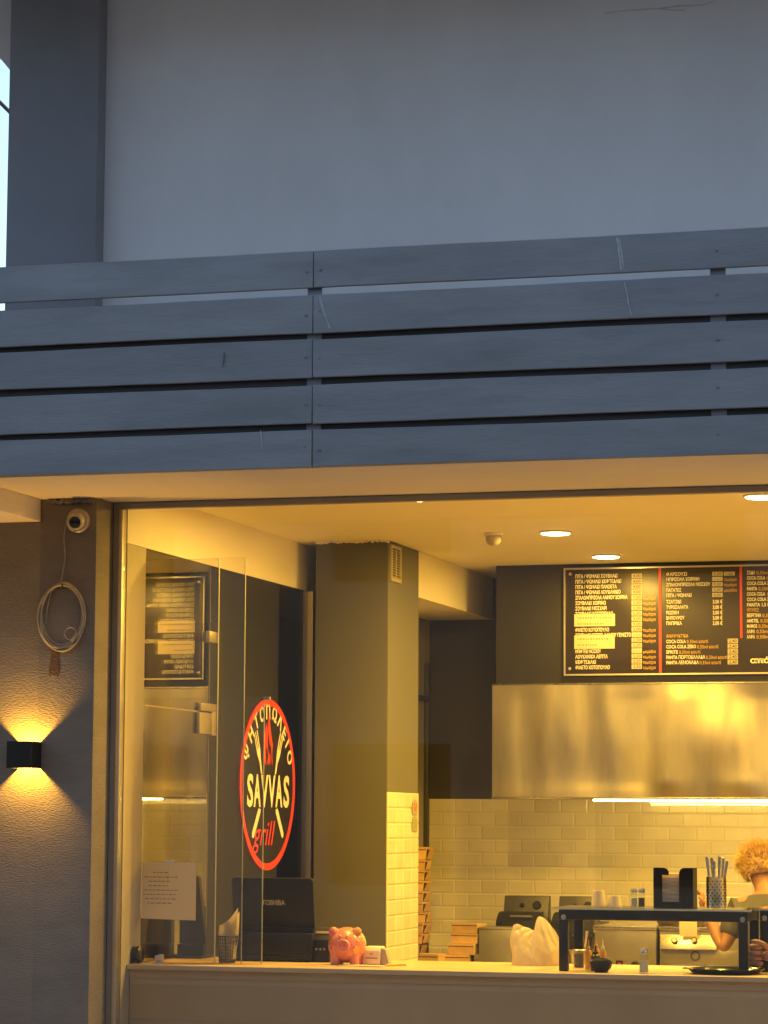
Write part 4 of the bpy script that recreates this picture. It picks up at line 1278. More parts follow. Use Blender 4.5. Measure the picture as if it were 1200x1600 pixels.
# ================================================================== BLACK COUNTER SHELF (guard) WITH GLASS TOP
YG0, YG1 = 0.30, 0.66
gx0, gx1 = X_at(873, YG0, 1430), X_at(1168, YG0, 1430)
gz1 = Z_at(1418, YG0, 880)
gz0 = Z_at(1437, YG0, 880)
t = thing('counter_shelf', ((gx0 + gx1) / 2, (YG0 + YG1) / 2, ZT), 'black framed glass shelf on the counter carrying cups and napkin holder', 'shelf')
lw_ = 0.042
for x0 in (gx0, gx1 - lw_):
    for y0 in (YG0, YG1 - 0.03):
        obj('leg', MB().box(x0, x0 + lw_, y0, y0 + 0.03, ZT + 0.001, gz0 - 0.001), 'black_metal', t, bevel=0.003)
obj('front_rail', MB().box(gx0, gx1, YG0, YG0 + 0.03, gz0, gz1 - 0.008), 'black_metal', t, bevel=0.003)
obj('back_rail', MB().box(gx0, gx1, YG1 - 0.03, YG1, gz0, gz1 - 0.008), 'black_metal', t, bevel=0.003)
for x0 in (gx0 + 0.002, gx1 - 0.032):
    obj('side_rail', MB().box(x0, x0 + 0.03, YG0 + 0.031, YG1 - 0.031, gz0 + 0.002, gz1 - 0.010), 'black_metal', t, bevel=0.003)
obj('glass_top', MB().box(gx0 - 0.028, gx1 + 0.02, YG0 - 0.02, YG1 + 0.02, gz1 - 0.0075, gz1), 'glass_shelf', t, smooth=False)
obj('glass_rim', MB().box(gx0 - 0.028, gx1 + 0.02, YG0 - 0.0225, YG0 - 0.0205, gz1 - 0.0075, gz1), 'glass_edge_glint', t, smooth=False)
for px2 in (gx0 + 0.022, gx1 - 0.022):
    obj('bolt', MB().lathe((px2, YG0 - 0.0005, gz0 + 0.012), [(0.012, 0), (0.011, 0.005), (0.006, 0.006), (0.005, 0.002), (0, 0.002)], 14, (0, -1, 0)), 'alu', t)
guard = t
c2 = copy_tree(t)
c2.location.y += 0.25
c2.location.x += X_at(1187, YG0 + 0.25, 1430) - gx0
c2['label'] = 'next black framed counter shelf, only its corner post showing at the right edge'
ZG = gz1

# on the shelf
YS = 0.45
def cup(px0, px1, ptop, y, label):
    x0, x1 = X_at(px0, y, 1410), X_at(px1, y, 1410)
    c = (x0 + x1) / 2
    r = (x1 - x0) / 2
    h = Z_at(ptop, y, px0) - ZG
    t = thing('paper_cup', (c, y, ZG), label, 'cup')
    obj('wall', MB().lathe((c, y, ZG), [(r, 0.0015), (r * 1.02, 0.006), (r * 0.97, 0.01), (r * 0.82, h - 0.004), (r * 0.78, h), (r * .72, h), (r * .70, h - 0.006)], 26), 'cup_paper', t)
    obj('bottom', MB().lathe((c, y, ZG + h - 0.006), [(r * .71, 0), (0, 0.0005)], 26), 'cup_paper', t)
cup(924, 946, 1391, YS + 0.02, 'taller white paper cup upside down on the black counter shelf')
cup(949, 971, 1399, YS + 0.03, 'shorter white paper cup on the counter shelf beside the taller cup')
def shaker(px0, px1, ptop, y, zb, fill, label):
    x0, x1 = X_at(px0, y, 1410), X_at(px1, y, 1410)
    c = (x0 + x1) / 2
    r = (x1 - x0) / 2
    h = Z_at(ptop, y, px0) - zb
    t = thing('shaker', (c, y, zb), label, 'shaker')
    obj('glass_body', MB().lathe((c, y, zb), [(r * .96, 0), (r, 0.004), (r, h * .62), (r * .86, h * .76), (r * .80, h * .80)], 20), 'glass_jar', t)
    obj('filling', MB().lathe((c, y, zb), [(r * .86, 0.004), (r * .86, h * .5), (0, h * .53)], 18), fill, t)
    obj('cap', MB().lathe((c, y, zb), [(r * .88, h * .78), (r * .92, h * .80), (r * .92, h * .93), (r * .7, h), (0, h)], 20), 'steel', t)
shaker(985, 996, 1388, YS, ZG, 'salt', 'small glass salt shaker on the shelf, left of the pepper')
shaker(997, 1008, 1388, YS, ZG, 'pepper', 'small glass pepper shaker on the shelf next to the salt')
shaker(998, 1013, 1482, 0.27, ZT, 'salt', 'glass salt shaker standing on the counter below the shelf')

# napkin holder
yn = 0.42
a0, a1 = X_at(1021, yn, 1400), X_at(1083, yn, 1400)
hN = Z_at(1356, yn, 1040) - ZG
Wn = a1 - a0
t = thing('napkin_holder', ((a0 + a1) / 2, yn, ZG), 'tall black napkin holder filled with paper napkins on the shelf', 'napkin holder')
pl = [(0, 0), (Wn, 0), (Wn, hN), (Wn - 0.045, hN), (Wn - 0.058, hN - 0.008), (Wn - 0.064, hN - 0.024), (Wn - 0.064, 0.028), (0.040, 0.028), (0.040, hN * .82), (0.070, hN * .82), (0.070, hN - 0.018), (0.062, hN - 0.005), (0.048, hN), (0, hN)]
obj('front_plate', MB().prism(pl, (a0, yn, ZG + 0.0005), (1, 0, 0), (0, 0, 1), -0.005), 'black_plastic', t, smooth=False)
obj('side_plate', MB().box(a0, a0 + 0.005, yn + 0.0055, yn + 0.11, ZG + 0.0005, ZG + hN), 'black_plastic', t, smooth=False)
obj('side_plate', MB().box(a1 - 0.005, a1, yn + 0.0055, yn + 0.11, ZG + 0.0005, ZG + hN), 'black_plastic', t, smooth=False)
obj('base_plate', MB().box(a0 + 0.0055, a1 - 0.0055, yn + 0.0055, yn + 0.11, ZG + 0.0005, ZG + 0.02), 'black_plastic', t, smooth=False)
t2 = thing('napkin_stack', ((a0 + a1) / 2, yn + 0.05, ZG + 0.021), 'stack of folded cream napkins inside the black holder', 'napkins')
for k in range(7):
    z0 = ZG + 0.021 + k * 0.0195
    obj('napkin', MB().obox(((a0 + a1) / 2 + random.uniform(-.003, .003), yn + 0.058, z0 + 0.009), (Wn - 0.02, 0.085, 0.018), Euler((0, random.uniform(-.02, .02), 0)).to_matrix()), 'paper', t2, bevel=0.004)
# cutlery holder and cutlery
yc = 0.45
e0, e1 = X_at(1104, yc, 1400), X_at(1135, yc, 1400)
hC = Z_at(1370, yc, 1120) - ZG
t = thing('cutlery_holder', ((e0 + e1) / 2, yc, ZG), 'perforated steel cutlery holder on the right of the shelf', 'cutlery holder')
rr_ = (e1 - e0) / 2
ccx = (e0 + e1) / 2
obj('cup_wall', MB().lathe((ccx, yc, ZG), [(rr_ * .9, 0.001), (rr_, 0.004), (rr_, hC - 0.002), (rr_ * 1.03, hC), (rr_ * .97, hC), (rr_ * .95, hC - 0.004), (rr_ * .95, 0.006)], 28), 'steel', t)
hol = MB()
for i in range(14):
    for k in range(9):
        a = 2 * math.pi * (i + 0.5 * (k % 2)) / 14
        z = ZG + 0.02 + k * (hC - 0.04) / 8
        dv = Vector((math.cos(a), math.sin(a), 0))
        hol.lathe(Vector((ccx, yc, z)) + dv * (rr_ - 0.0005), [(0.0035, 0), (0.0033, 0.0012), (0, 0.0012)], 7, dv)
ho = obj('holes', hol, 'black_matte', t)
ho['kind'] = 'stuff'
for k, (dx, dy, tx, ty, nm_) in enumerate(((-0.028, 0.0, -0.045, 0.01, 'leftmost'), (-0.014, 0.016, -0.024, 0.02, 'second'), (-0.018, -0.012, -0.008, -0.012, 'third'), (0.012, 0.0, 0.016, 0.0, 'fourth'), (0.022, 0.014, 0.030, 0.02, 'fifth'), (0.028, -0.01, 0.052, -0.005, 'rightmost'))):
    zt_ = Z_at((1338, 1340, 1345, 1337, 1340, 1344)[k], yc, 1120)
    p0 = Vector((ccx + dx * .6, yc + dy, ZG + 0.012)); p1 = Vector((ccx + tx, yc + ty, zt_))
    t3 = thing('cutlery', p0, nm_ + ' steel fork handle sticking up out of the cutlery holder', 'cutlery', 'cutlery in the holder')
    ax = (p1 - p0).normalized()
    sd = Vector((1, 0, 0)); sd = (sd - ax * sd.dot(ax)).normalized()
    L_ = (p1 - p0).length
    obj('handle', MB().prism([(-0.003, 0.06), (0.003, 0.06), (0.0065, L_ * .8), (0.0075, L_ - 0.01), (0.004, L_), (-0.004, L_), (-0.0075, L_ - 0.01), (-0.0065, L_ * .8)], p0, sd, ax, 0.0025), 'steel', t3, bevel=0.0007, seg=1)
    obj('tines', MB().prism([(-0.010, 0.0), (-0.006, 0.0), (-0.005, 0.035), (-0.002, 0.035), (-0.002, 0), (0.002, 0), (0.002, 0.035), (0.005, 0.035), (0.006, 0), (0.010, 0), (0.010, 0.045), (0.003, 0.0595), (-0.003, 0.0595), (-0.010, 0.045)], p0, sd, ax, 0.002), 'steel', t3, smooth=False)

# below the shelf
def bottle(px0, px1, ptop, y, mat, capmat, label, name='sauce_bottle'):
    x0, x1 = X_at(px0, y, 1500), X_at(px1, y, 1500)
    c = (x0 + x1) / 2; r = (x1 - x0) / 2
    h = Z_at(ptop, y, px0) - ZT
    t = thing(name, (c, y, ZT), label, 'bottle')
    obj('body', MB().lathe((c, y, ZT), [(r * .95, 0.0), (r, 0.005), (r, h * .52), (r * .9, h * .60), (r * .5, h * .66)], 20), mat, t)
    obj('nozzle', MB().lathe((c, y, ZT), [(r * .55, h * .661), (r * .55, h * .74), (r * .30, h * .77), (r * .12, h), (0, h)], 16), capmat, t)
    return t, c, r, h
bottle(914, 925, 1468, 0.50, 'sauce_orange', 'sauce_orange', 'orange squeeze bottle under the shelf, left one of three')
bottle(926, 937, 1464, 0.56, 'sauce_orange', 'sauce_orange', 'orange squeeze bottle under the shelf, tallest, middle of three')
bottle(937, 947, 1467, 0.50, 'sauce_orange', 'white_plastic', 'orange squeeze bottle with pale nozzle under the shelf, right of three')
t, c, r, h = bottle(923, 938, 1477, 0.36, 'sauce_brown', 'black_plastic', 'dark brown sauce bottle with pale label in front of the orange bottles')
obj('bottle_label', MB().lathe((c, 0.36, ZT), [(r + 0.0006, h * .18), (r + 0.0012, h * .19), (r + 0.0012, h * .44), (r + 0.0006, h * .45)], 20), 'cream_plastic', t)
xb = X_at(939, 0.27)
t = thing('black_bowl', (xb, 0.27, ZT), 'small black bowl in front of the sauce bottles on the counter', 'bowl')
obj('shell', MB().lathe((xb, 0.27, ZT), [(0.028, 0.0), (0.03, 0.004), (0.046, 0.022), (0.052, 0.048), (0.049, 0.048), (0.042, 0.026), (0.02, 0.010), (0, 0.009)], 28), 'black_plastic', t)
rag = MB().ball((xb, 0.27, ZT + 0.045), (0.043, 0.04, 0.020), 22, 12, None, lambda d: 1 + 0.16 * NZ.noise(d * 4))
obj('cloth', rag, 'black_matte', t)
# flat black pan
tx0, tx1 = X_at(1072, 0.33), X_at(1192, 0.33)
t = thing('serving_tray', ((tx0 + tx1) / 2, 0.36, ZT), 'flat black oval serving tray on the counter at the right', 'tray')
tr_ = (tx1 - tx0) / 2
obj('dish', MB().lathe(((tx0 + tx1) / 2, 0.36, ZT), [(tr_ * .80, 0.0), (tr_ * .86, 0.003), (tr_ * .98, 0.020), (tr_, 0.022), (tr_, 0.025), (tr_ * .96, 0.024), (tr_ * .84, 0.008), (0, 0.007)], 40, (0, 0, 1), 1.0, 0.95), 'black_gloss', t)
obj('lug', MB().obox((tx0 - 0.006, 0.36, ZT + 0.022), (0.024, 0.05, 0.006)), 'black_gloss', t, bevel=0.002)
# glass jar under the shelf
xj = X_at(905, 0.6)
t = thing('glass_jar', (xj, 0.6, ZT), 'short clear glass jar under the left end of the shelf', 'jar')
obj('wall', MB().lathe((xj, 0.6, ZT), [(0.028, 0), (0.030, 0.004), (0.030, 0.066), (0.027, 0.072), (0.025, 0.066), (0.027, 0.008), (0, 0.007)], 22), 'glass_jar', t)
obj('lid', MB().lathe((xj, 0.6, ZT), [(0.0305, 0.067), (0.0305, 0.082), (0.027, 0.085), (0, 0.085)], 22), 'steel_dull', t)

# steel tub with utensils under the left end of the shelf, plastic tub beside it
xu = X_at(906, 1.05)
t = thing('utensil_tub', (xu, 1.05, ZR), 'steel tub of tongs and ladles behind the left leg of the shelf', 'tub')
obj('tub_wall', MB().lathe((xu, 1.05, ZT - 0.16), [(0.045, 0), (0.05, 0.004), (0.055, 0.22), (0.058, 0.222), (0.053, 0.22), (0.048, 0.006)], 24), 'steel', t)
for k, (dx, dy, tx, hz_) in enumerate(((-.02, .01, -.05, .30), (.01, -.02, .0, .33), (.025, .01, .055, .29), (0.0, .025, .03, .31))):
    obj('utensil', MB().tube([(xu + dx, 1.05 + dy, ZT - 0.14), (xu + dx * .6 + tx * .6, 1.05 + dy, ZT - .16 + hz_ * .7), (xu + tx, 1.05 + dy, ZT - .16 + hz_)], [0.004, 0.0045, 0.007], 8), 'steel' if k % 2 else 'black_plastic', t)
obj('stand', MB().box(xu - .12, xu + .12, 0.985, 1.15, 0.0, ZT - 0.161), 'steel_dull', t, smooth=False)

# ================================================================== REAR WORKTOP THINGS
def carton(name, cx, cy, z, wx, wy, h, rz, label, group, flap=0.0):
    """kraft food box: tapered tray, overlapping lid with a front tuck flap standing a little open"""
    t = thing(name, (cx, cy, z), label, 'box', group)
    t.rotation_euler = (0, 0, rz)
    def loc(mb):
        return mb
    a, b = wx / 2, wy / 2
    tray = MB().add([(-a * .94, -b * .94, 0.0), (a * .94, -b * .94, 0), (a * .94, b * .94, 0), (-a * .94, b * .94, 0), (-a, -b, h * .80), (a, -b, h * .80), (a, b, h * .80), (-a, b, h * .80)],
                    [(3, 2, 1, 0), (0, 1, 5, 4), (1, 2, 6, 5), (2, 3, 7, 6), (3, 0, 4, 7), (4, 5, 6, 7)])
    for p_ in tray.v: p_ += Vector((cx, cy, z))
    obj('tray', tray, 'kraft', t, smooth=False)
    li = MB().prism([(-a * 1.01, h * .80 + .001), (a * 1.01, h * .80 + .001), (a * 1.0, h * .985), (-a * 1.0, h)], (cx, cy - b * 1.02, z), (1, 0, 0), (0, 0, 1), -wy * 1.02)
    obj('lid', li, 'kraft', t, smooth=False)
    gp_ = MB().box(cx - a * .98, cx + a * .98, cy - b * 1.005, cy - b * 1.0, z + h * .74, z + h * .80)
    obj('gap', gp_, 'kraft_dark', t, smooth=False)
    if flap:
        q = MB().prism([(0, 0), (wy * .8, 0), (wy * .74, h * .86), (wy * .06, h * .86)], (cx + a + 0.001, cy - b * .8, z + h * .05), (0, 1, 0), Vector((flap, 0, 1)).normalized(), 0.0015)
        obj('side_flap', q, 'kraft', t, smooth=False)
        obj('open_side', MB().box(cx + a * .955, cx + a * 1.0005, cy - b * .8, cy + b * .8, z + h * .08, z + h * .78), 'kraft_dark', t, smooth=False)
    return t

yb_ = 4.30
zb = ZR
ords = ['bottom', 'second', 'third', 'fourth', 'fifth', 'sixth', 'seventh', 'eighth', 'ninth', 'tenth', 'eleventh', 'topmost']
rights = [665, 664, 669, 671, 672, 670, 670, 670, 671, 672, 674]
for k in range(11):
    h = 0.0615 if k < 10 else 0.075
    xr = X_at(rights[k] - 4, yb_, 1480 - k * 15)
    lab = (ords[k] if k < 10 else 'topmost') + ' kraft food box from below in the tall stack behind the column' if k < 10 else 'topmost kraft food box of the tall stack behind the column, half open'
    carton('food_box', xr - 0.088, yb_ + random.uniform(-.01, .01), zb + 0.001, 0.176, 0.15, h, random.uniform(-.06, .06), lab, 'tall stack of food boxes', flap=random.uniform(.18, .42))
    zb += h + 0.0015
xs = X_at(676, 4.15, 1495)
carton('food_box', xs, 4.12, ZR, 0.13, 0.12, 0.075, -0.1, 'single kraft food box lying beside the tall stack', 'loose food boxes')
zz = ZR
for k, (pxc, h, rz) in enumerate(((716, 0.066, 0.05), (726, 0.064, -0.12), (729, 0.060, -0.05), (731, 0.058, -0.18))):
    carton('food_box', X_at(pxc, 4.25, 1480), 4.25 + 0.01 * k, zz + 0.001, 0.168, 0.14, h, rz, ['bottom', 'second', 'third', 'top'][k] + ' kraft food box of the short leaning stack by the steel box', 'short stack of food boxes')
    zz += h + 0.0015
s0_, s1_ = X_at(748, 4.2), X_at(799, 4.2)
zt_ = Z_at(1449, 4.2, 770)
t = thing('steel_box', ((s0_ + s1_) / 2, 4.3, ZR), 'dull steel box with folded lid beside the short carton stack', 'steel box')
obj('body', MB().box(s0_, s1_, 4.2, 4.42, ZR + 0.001, zt_ - 0.014), 'steel_dull', t, bevel=0.004)
obj('lid', MB().box(s0_ - 0.004, s1_ + 0.004, 4.196, 4.424, zt_ - 0.0135, zt_), 'steel_dull', t, bevel=0.004)

def fryer(px0, px1, y, label):
    x0, x1 = X_at(px0, y, 1420), X_at(px1, y, 1420)
    zt = Z_at(1400, y, 820); zm = Z_at(1440, y, 820)
    t = thing('fryer', ((x0 + x1) / 2, y + 0.15, ZR), label, 'fryer')
    obj('tank', MB().box(x0, x1, y + 0.02, y + 0.34, ZR + 0.001, zm), 'steel_dark', t, bevel=0.006)
    obj('control_head', MB().prism([(0, zm + .001), (0.10, zm + .001), (0.10, zt), (0.045, zt)], (x1 - 0.01, y + 0.02, 0), (0, 1, 0), (0, 0, 1), -(x1 - x0 - 0.02)), 'steel_dark', t, bevel=0.006)
    wxx = x1 - x0
    nv = Vector((0, -(zt - zm), 0.045)).normalized()
    mid = (zt + zm) / 2 + 0.02
    for fx, r in ((0.42, 0.013), (0.73, 0.026)):
        c0 = Vector((x0 + wxx * fx, y + 0.02 + 0.045 * (mid - zm) / (zt - zm), mid))
        obj('knob', MB().lathe(c0, [(r, 0), (r, 0.012), (r * .8, 0.018), (0, 0.018)], 16, nv), 'black_plastic', t)
    obj('hinged_lid', MB().prism([(-0.10, zm - .09), (0.018, zm - .09), (0.018, zm + .062), (-0.02, zm + .055), (-0.085, zm + .01)], (x1 - 0.03, y, 0), (0, 1, 0), (0, 0, 1), -(x1 - x0 - 0.02)), 'black_matte', t, bevel=0.012, seg=3)
    obj('lid_grip', MB().tube([(x0 + wxx * .28, y - .075, zm + .03), (x0 + wxx * .28, y - .10, zm + .035), (x0 + wxx * .72, y - .10, zm + .035), (x0 + wxx * .72, y - .075, zm + .03)], 0.007, 8), 'steel_dull', t)
    obj('basket_handle', MB().tube([(x0 + 0.03, y + 0.01, zm - 0.03), (x0 + 0.03, y - 0.06, zm - 0.01), (x0 + 0.03, y - 0.10, zm - 0.005)], 0.011, 8), 'black_plastic', t)
    obj('basket_handle', MB().tube([(x0 - 0.005, y + 0.10, zm - 0.06), (x0 - 0.04, y + 0.10, zm - 0.06), (x0 - 0.04, y + 0.10, zm - 0.02)], 0.008, 8), 'black_plastic', t)
    obj('basin_rim', MB().box(x0 + 0.02, x1 - 0.02, y - 0.006, y + 0.019, zm - 0.06, zm - 0.045), 'steel_dull', t, bevel=0.003)
fryer(782, 857, 4.62, 'dark steel fryer with knobs behind the carrier bag')
fryer(868, 935, 4.62, 'second dark steel fryer, left behind the counter shelf')

# steel cooker with a plain front
ya = 3.72
a0_, a1_ = X_at(930, ya), X_at(1025, ya)
za = Z_at(1447, ya, 980)
t = thing('steel_cooker', ((a0_ + a1_) / 2, ya + 0.25, ZR), 'plain fronted stainless cooker with red switch seen under the shelf', 'cooker')
obj('body', MB().box(a0_, a1_, ya, ya + 0.5, ZR + 0.001, za - 0.02), 'steel_dull', t, bevel=0.004)
obj('worktop', MB().box(a0_ - 0.01, a1_ + 0.004, ya - 0.012, ya + 0.51, za - 0.0195, za), 'steel', t, bevel=0.004)
sw = P(968, 1508, Y=ya)
obj('switch_frame', MB().box(sw.x - 0.020, sw.x + 0.020, ya - 0.006, ya - 0.0005, sw.z - 0.026, sw.z + 0.026), 'black_plastic', t, bevel=0.002)
obj('switch', MB().box(sw.x - 0.011, sw.x + 0.011, ya - 0.010, ya - 0.0065, sw.z - 0.016, sw.z + 0.016), 'led_red', t, bevel=0.002)
kn = P(993, 1510, Y=ya)
obj('knob', MB().lathe((kn.x, ya - 0.0005, kn.z), [(0.028, 0), (0.028, 0.014), (0.02, 0.022), (0, 0.022)], 18, (0, -1, 0)), 'black_plastic', t)
# grill with sloping panel
b0_, b1_ = X_at(1028, ya), X_at(1160, ya)
zb_ = Z_at(1449, ya, 1080)
zp0, zp1 = Z_at(1484, ya, 1080), Z_at(1461, ya, 1080)
t = thing('steel_grill', ((b0_ + b1_) / 2, ya + 0.25, ZR), 'stainless grill with sloping panel and two round brown knobs', 'grill')
obj('body', MB().box(b0_, b1_, ya + 0.05, ya + 0.5, ZR + 0.001, zb_ - 0.02), 'steel_dull', t, bevel=0.004)
obj('worktop', MB().box(b0_ - 0.002, b1_, ya + 0.035, ya + 0.505, zb_ - 0.0195, zb_), 'steel', t, bevel=0.003)
obj('sloping_panel', MB().prism([(0.0, zp0), (0.049, zp0), (0.049, zp1), (0.030, zp1)], (b1_ - 0.15, ya, 0), (0, 1, 0), (0, 0, 1), -(b1_ - b0_ - 0.16)), 'steel', t, bevel=0.003)
nv = Vector((0, -(zp1 - zp0), 0.030)).normalized()
for pxk in (1054, 1085):
    q = P(pxk, 1470, Y=ya + 0.014)
    obj('knob', MB().lathe(q, [(0.018, -0.004), (0.018, 0.010), (0.013, 0.015), (0, 0.015)], 18, nv), 'sauce_brown', t)
dz = Z_at(1507, ya, 1080)
obj('drawer', MB().box(b0_ + 0.004, b1_ - 0.02, ya + 0.036, ya + 0.049, dz, zp0 - 0.004), 'steel_dull', t, bevel=0.003)
q = P(1085, 1494, Y=ya)
obj('drawer_ring', MB().tube([(q.x + 0.024 * math.cos(a * math.pi / 8), ya + 0.028, q.z + 0.024 * math.sin(a * math.pi / 8)) for a in range(16)], 0.004, 6, closed=True), 'steel_dark', t)
obj('ledge', MB().box(b0_ + 0.004, b1_ - 0.02, ya + 0.02, ya + 0.0495, dz - 0.014, dz - 0.001), 'steel', t, bevel=0.002)
pq0, pq1 = P(1062, 1463, Y=ya - 0.01), P(1089, 1436, Y=ya - 0.01)
t = thing('paper_slip', ((pq0.x + pq1.x) / 2, ya - 0.01, pq0.z), 'blank paper slip hanging over the grill above its knobs', 'paper')
vs = []
for j in range(6):
    for i in range(5):
        vs.append((pq0.x + (pq1.x - pq0.x) * i / 4, ya - 0.012 - 0.006 * math.sin(j / 5 * 3.1) + 0.002 * i, pq0.z + (pq1.z - pq0.z) * j / 5))
obj('sheet', MB().add(vs, [(j * 5 + i, j * 5 + i + 1, j * 5 + i + 6, j * 5 + i + 5) for j in range(5) for i in range(4)]), 'paper_tan', t)
fpx = X_at(1043, 3.9)
zf = zb_
t = thing('roasting_pan', (X_at(1065, 3.95), 3.95, zf), 'brown roasting pan with pale rim on the grill behind the shelf', 'pan')
r0x, r1x = X_at(1029, 3.95), X_at(1108, 3.95)
obj('pan_body', MB().add([(r0x + .02, 3.86, zf + .001), (r1x - .02, 3.86, zf + .001), (r1x - .02, 4.08, zf + .001), (r0x + .02, 4.08, zf + .001), (r0x, 3.84, zf + .045), (r1x, 3.84, zf + .045), (r1x, 4.1, zf + .045), (r0x, 4.1, zf + .045)], [(3, 2, 1, 0), (0, 1, 5, 4), (1, 2, 6, 5), (2, 3, 7, 6), (3, 0, 4, 7)]), 'sauce_brown', t, smooth=False)
obj('rim', MB().tube([(r0x, 3.84, zf + .046), (r1x, 3.84, zf + .046), (r1x, 4.1, zf + .046), (r0x, 4.1, zf + .046)], 0.006, 8, closed=True), 'steel', t)

# ================================================================== PEOPLE
def skin_mb(nodes, edges, root, sub=2):
    """nodes: list of (position, radius_x, radius_y); the surface is grown along the edges"""
    me = bpy.data.meshes.new('skel')
    me.from_pydata([tuple(n_[0]) for n_ in nodes], edges, [])
    o = bpy.data.objects.new('skel', me)
    C.objects.link(o)
    mod = o.modifiers.new('skin', 'SKIN')
    mod.use_smooth_shade = True
    ly = me.skin_vertices[0].data
    for i, n_ in enumerate(nodes):
        ly[i].radius = (n_[1], n_[2])
        ly[i].use_root = (i == root)
    ss = o.modifiers.new('sub', 'SUBSURF')
    ss.levels = sub
    ss.render_levels = sub
    dg = bpy.context.evaluated_depsgraph_get()
    ev = o.evaluated_get(dg)
    m2 = bpy.data.meshes.new_from_object(ev)
    mb = MB().add([v.co.copy() for v in m2.vertices], [tuple(p_.vertices) for p_ in m2.polygons])
    bpy.data.objects.remove(o)
    bpy.data.meshes.remove(me)
    bpy.data.meshes.remove(m2)
    return mb

def chain(pts, radii, sub=1):
    return skin_mb([(Vector(p_), r, r) for p_, r in zip(pts, radii)], [(i, i + 1) for i in range(len(pts) - 1)], 0, sub)

def person(label, J, skin, shirt, hair, fingers, sleeve=0.75):
    """J: joint positions. Body one continuous mesh; hair and clothes are its children"""
    n_ = []
    ix = {}
    def node(k, p_, rx, ry=None):
        ix[k] = len(n_)
        n_.append((Vector(p_), rx, ry or rx))
    pel, che, nb, hd = Vector(J['pelvis']), Vector(J['chest']), Vector(J['neck']), Vector(J['head'])
    node('pelvis', pel, .135, .11)
    node('waist', pel.lerp(che, .45), .115, .095)
    node('chest', che, .135, .105)
    node('upper', che.lerp(nb, .62), .095, .085)
    node('nb', nb, .058)
    face = Vector(J['face']).normalized()
    upv = (hd - nb).normalized()
    node('neck', nb.lerp(hd, .38), .053)
    node('jaw', hd - upv * .055 + face * .012, .064, .066)
    node('skull', hd + upv * .02 - face * .006, .078, .088)
    node('crown', hd + upv * .088 - face * .01, .052, .056)
    e = [('pelvis', 'waist'), ('waist', 'chest'), ('chest', 'upper'), ('upper', 'nb'), ('nb', 'neck'), ('neck', 'jaw'), ('jaw', 'skull'), ('skull', 'crown')]
    for s_ in 'LR':
        sh, el, wr = Vector(J['shoulder' + s_]), Vector(J['elbow' + s_]), Vector(J['wrist' + s_])
        node('sh' + s_, sh, .060)
        node('ua' + s_, sh.lerp(el, .45), .048)
        node('el' + s_, el, .040)
        node('fa' + s_, el.lerp(wr, .35), .041)
        node('wr' + s_, wr, .027, .024)
        pa_ = Vector(J['palm' + s_])
        node('pa' + s_, wr.lerp(pa_, .6), .034, .024)
        node('pb' + s_, pa_, .036, .022)
        e += [('upper', 'sh' + s_), ('sh' + s_, 'ua' + s_), ('ua' + s_, 'el' + s_), ('el' + s_, 'fa' + s_), ('fa' + s_, 'wr' + s_), ('wr' + s_, 'pa' + s_), ('pa' + s_, 'pb' + s_)]
        hp, kn_, an, to = [Vector(J[k + s_]) for k in ('hip', 'knee', 'ankle', 'toe')]
        node('hp' + s_, hp, .088)
        node('kn' + s_, kn_, .058)
        node('ca' + s_, kn_.lerp(an, .3), .056)
        node('an' + s_, an, .040)
        node('to' + s_, to, .036, .03)
        e += [('pelvis', 'hp' + s_), ('hp' + s_, 'kn' + s_), ('kn' + s_, 'ca' + s_), ('ca' + s_, 'an' + s_), ('an' + s_, 'to' + s_)]
    mb = skin_mb(n_, [(ix[a], ix[b]) for a, b in e], 0)
    side = face.cross(upv).normalized()
    rot = Matrix((side, face, upv)).transposed()
    # nose, ears and brow belong to the same surface
    nose = chain([hd + face * .070 - upv * .0 + upv * .025, hd + face * .088 - upv * .002, hd + face * .098 - upv * .022, hd + face * .078 - upv * .030], [.010, .011, .014, .008])
    mb.add(nose.v, nose.f)
    for sg_ in (-1, 1):
        mb.ball(hd + side * sg_ * .080 - upv * .004 - face * .008, (.010, .022, .034), 12, 10, rot)
    for ch_ in fingers:
        f2 = chain(*ch_)
        mb.add(f2.v, f2.f)
    root_loc = (pel.x, pel.y, 0.0)
    body = obj('person', mb, skin, None, root_loc, ang=180)
    tag(body, label, 'person')
    def cloth(name, keys, edges_, grow, mat, extra=None):
        nn, id2 = [], {}
        for k in keys:
            id2[k] = len(nn)
            p_, a_, b_ = n_[ix[k]]
            nn.append((p_, a_ + grow, b_ + grow))
        for k, p_, r in (extra or []):
            id2[k] = len(nn)
            nn.append((Vector(p_), r, r))
        m_ = skin_mb(nn, [(id2[a], id2[b]) for a, b in edges_], 0)
        return obj(name, m_, mat, body, ang=180)
    ex, ee = [], [('pelvis', 'waist'), ('waist', 'chest'), ('chest', 'upper'), ('upper', 'nbc')]
    ex.append(('nbc', nb.lerp(che, .06), .082))
    for s_ in 'LR':
        sh, el = Vector(J['shoulder' + s_]), Vector(J['elbow' + s_])
        ex.append(('sl' + s_, sh.lerp(el, sleeve), .064))
        ee += [('upper', 'sh' + s_), ('sh' + s_, 'sl' + s_)]
    cloth('shirt', ['pelvis', 'waist', 'chest', 'upper', 'shL', 'shR'], ee, .026, shirt, ex)
    cloth('trousers', ['pelvis', 'hpL', 'knL', 'caL', 'anL', 'hpR', 'knR', 'caR', 'anR'], [('pelvis', 'hpL'), ('hpL', 'knL'), ('knL', 'caL'), ('caL', 'anL'), ('pelvis', 'hpR'), ('hpR', 'knR'), ('knR', 'caR'), ('caR', 'anR')], .018, 'trousers')
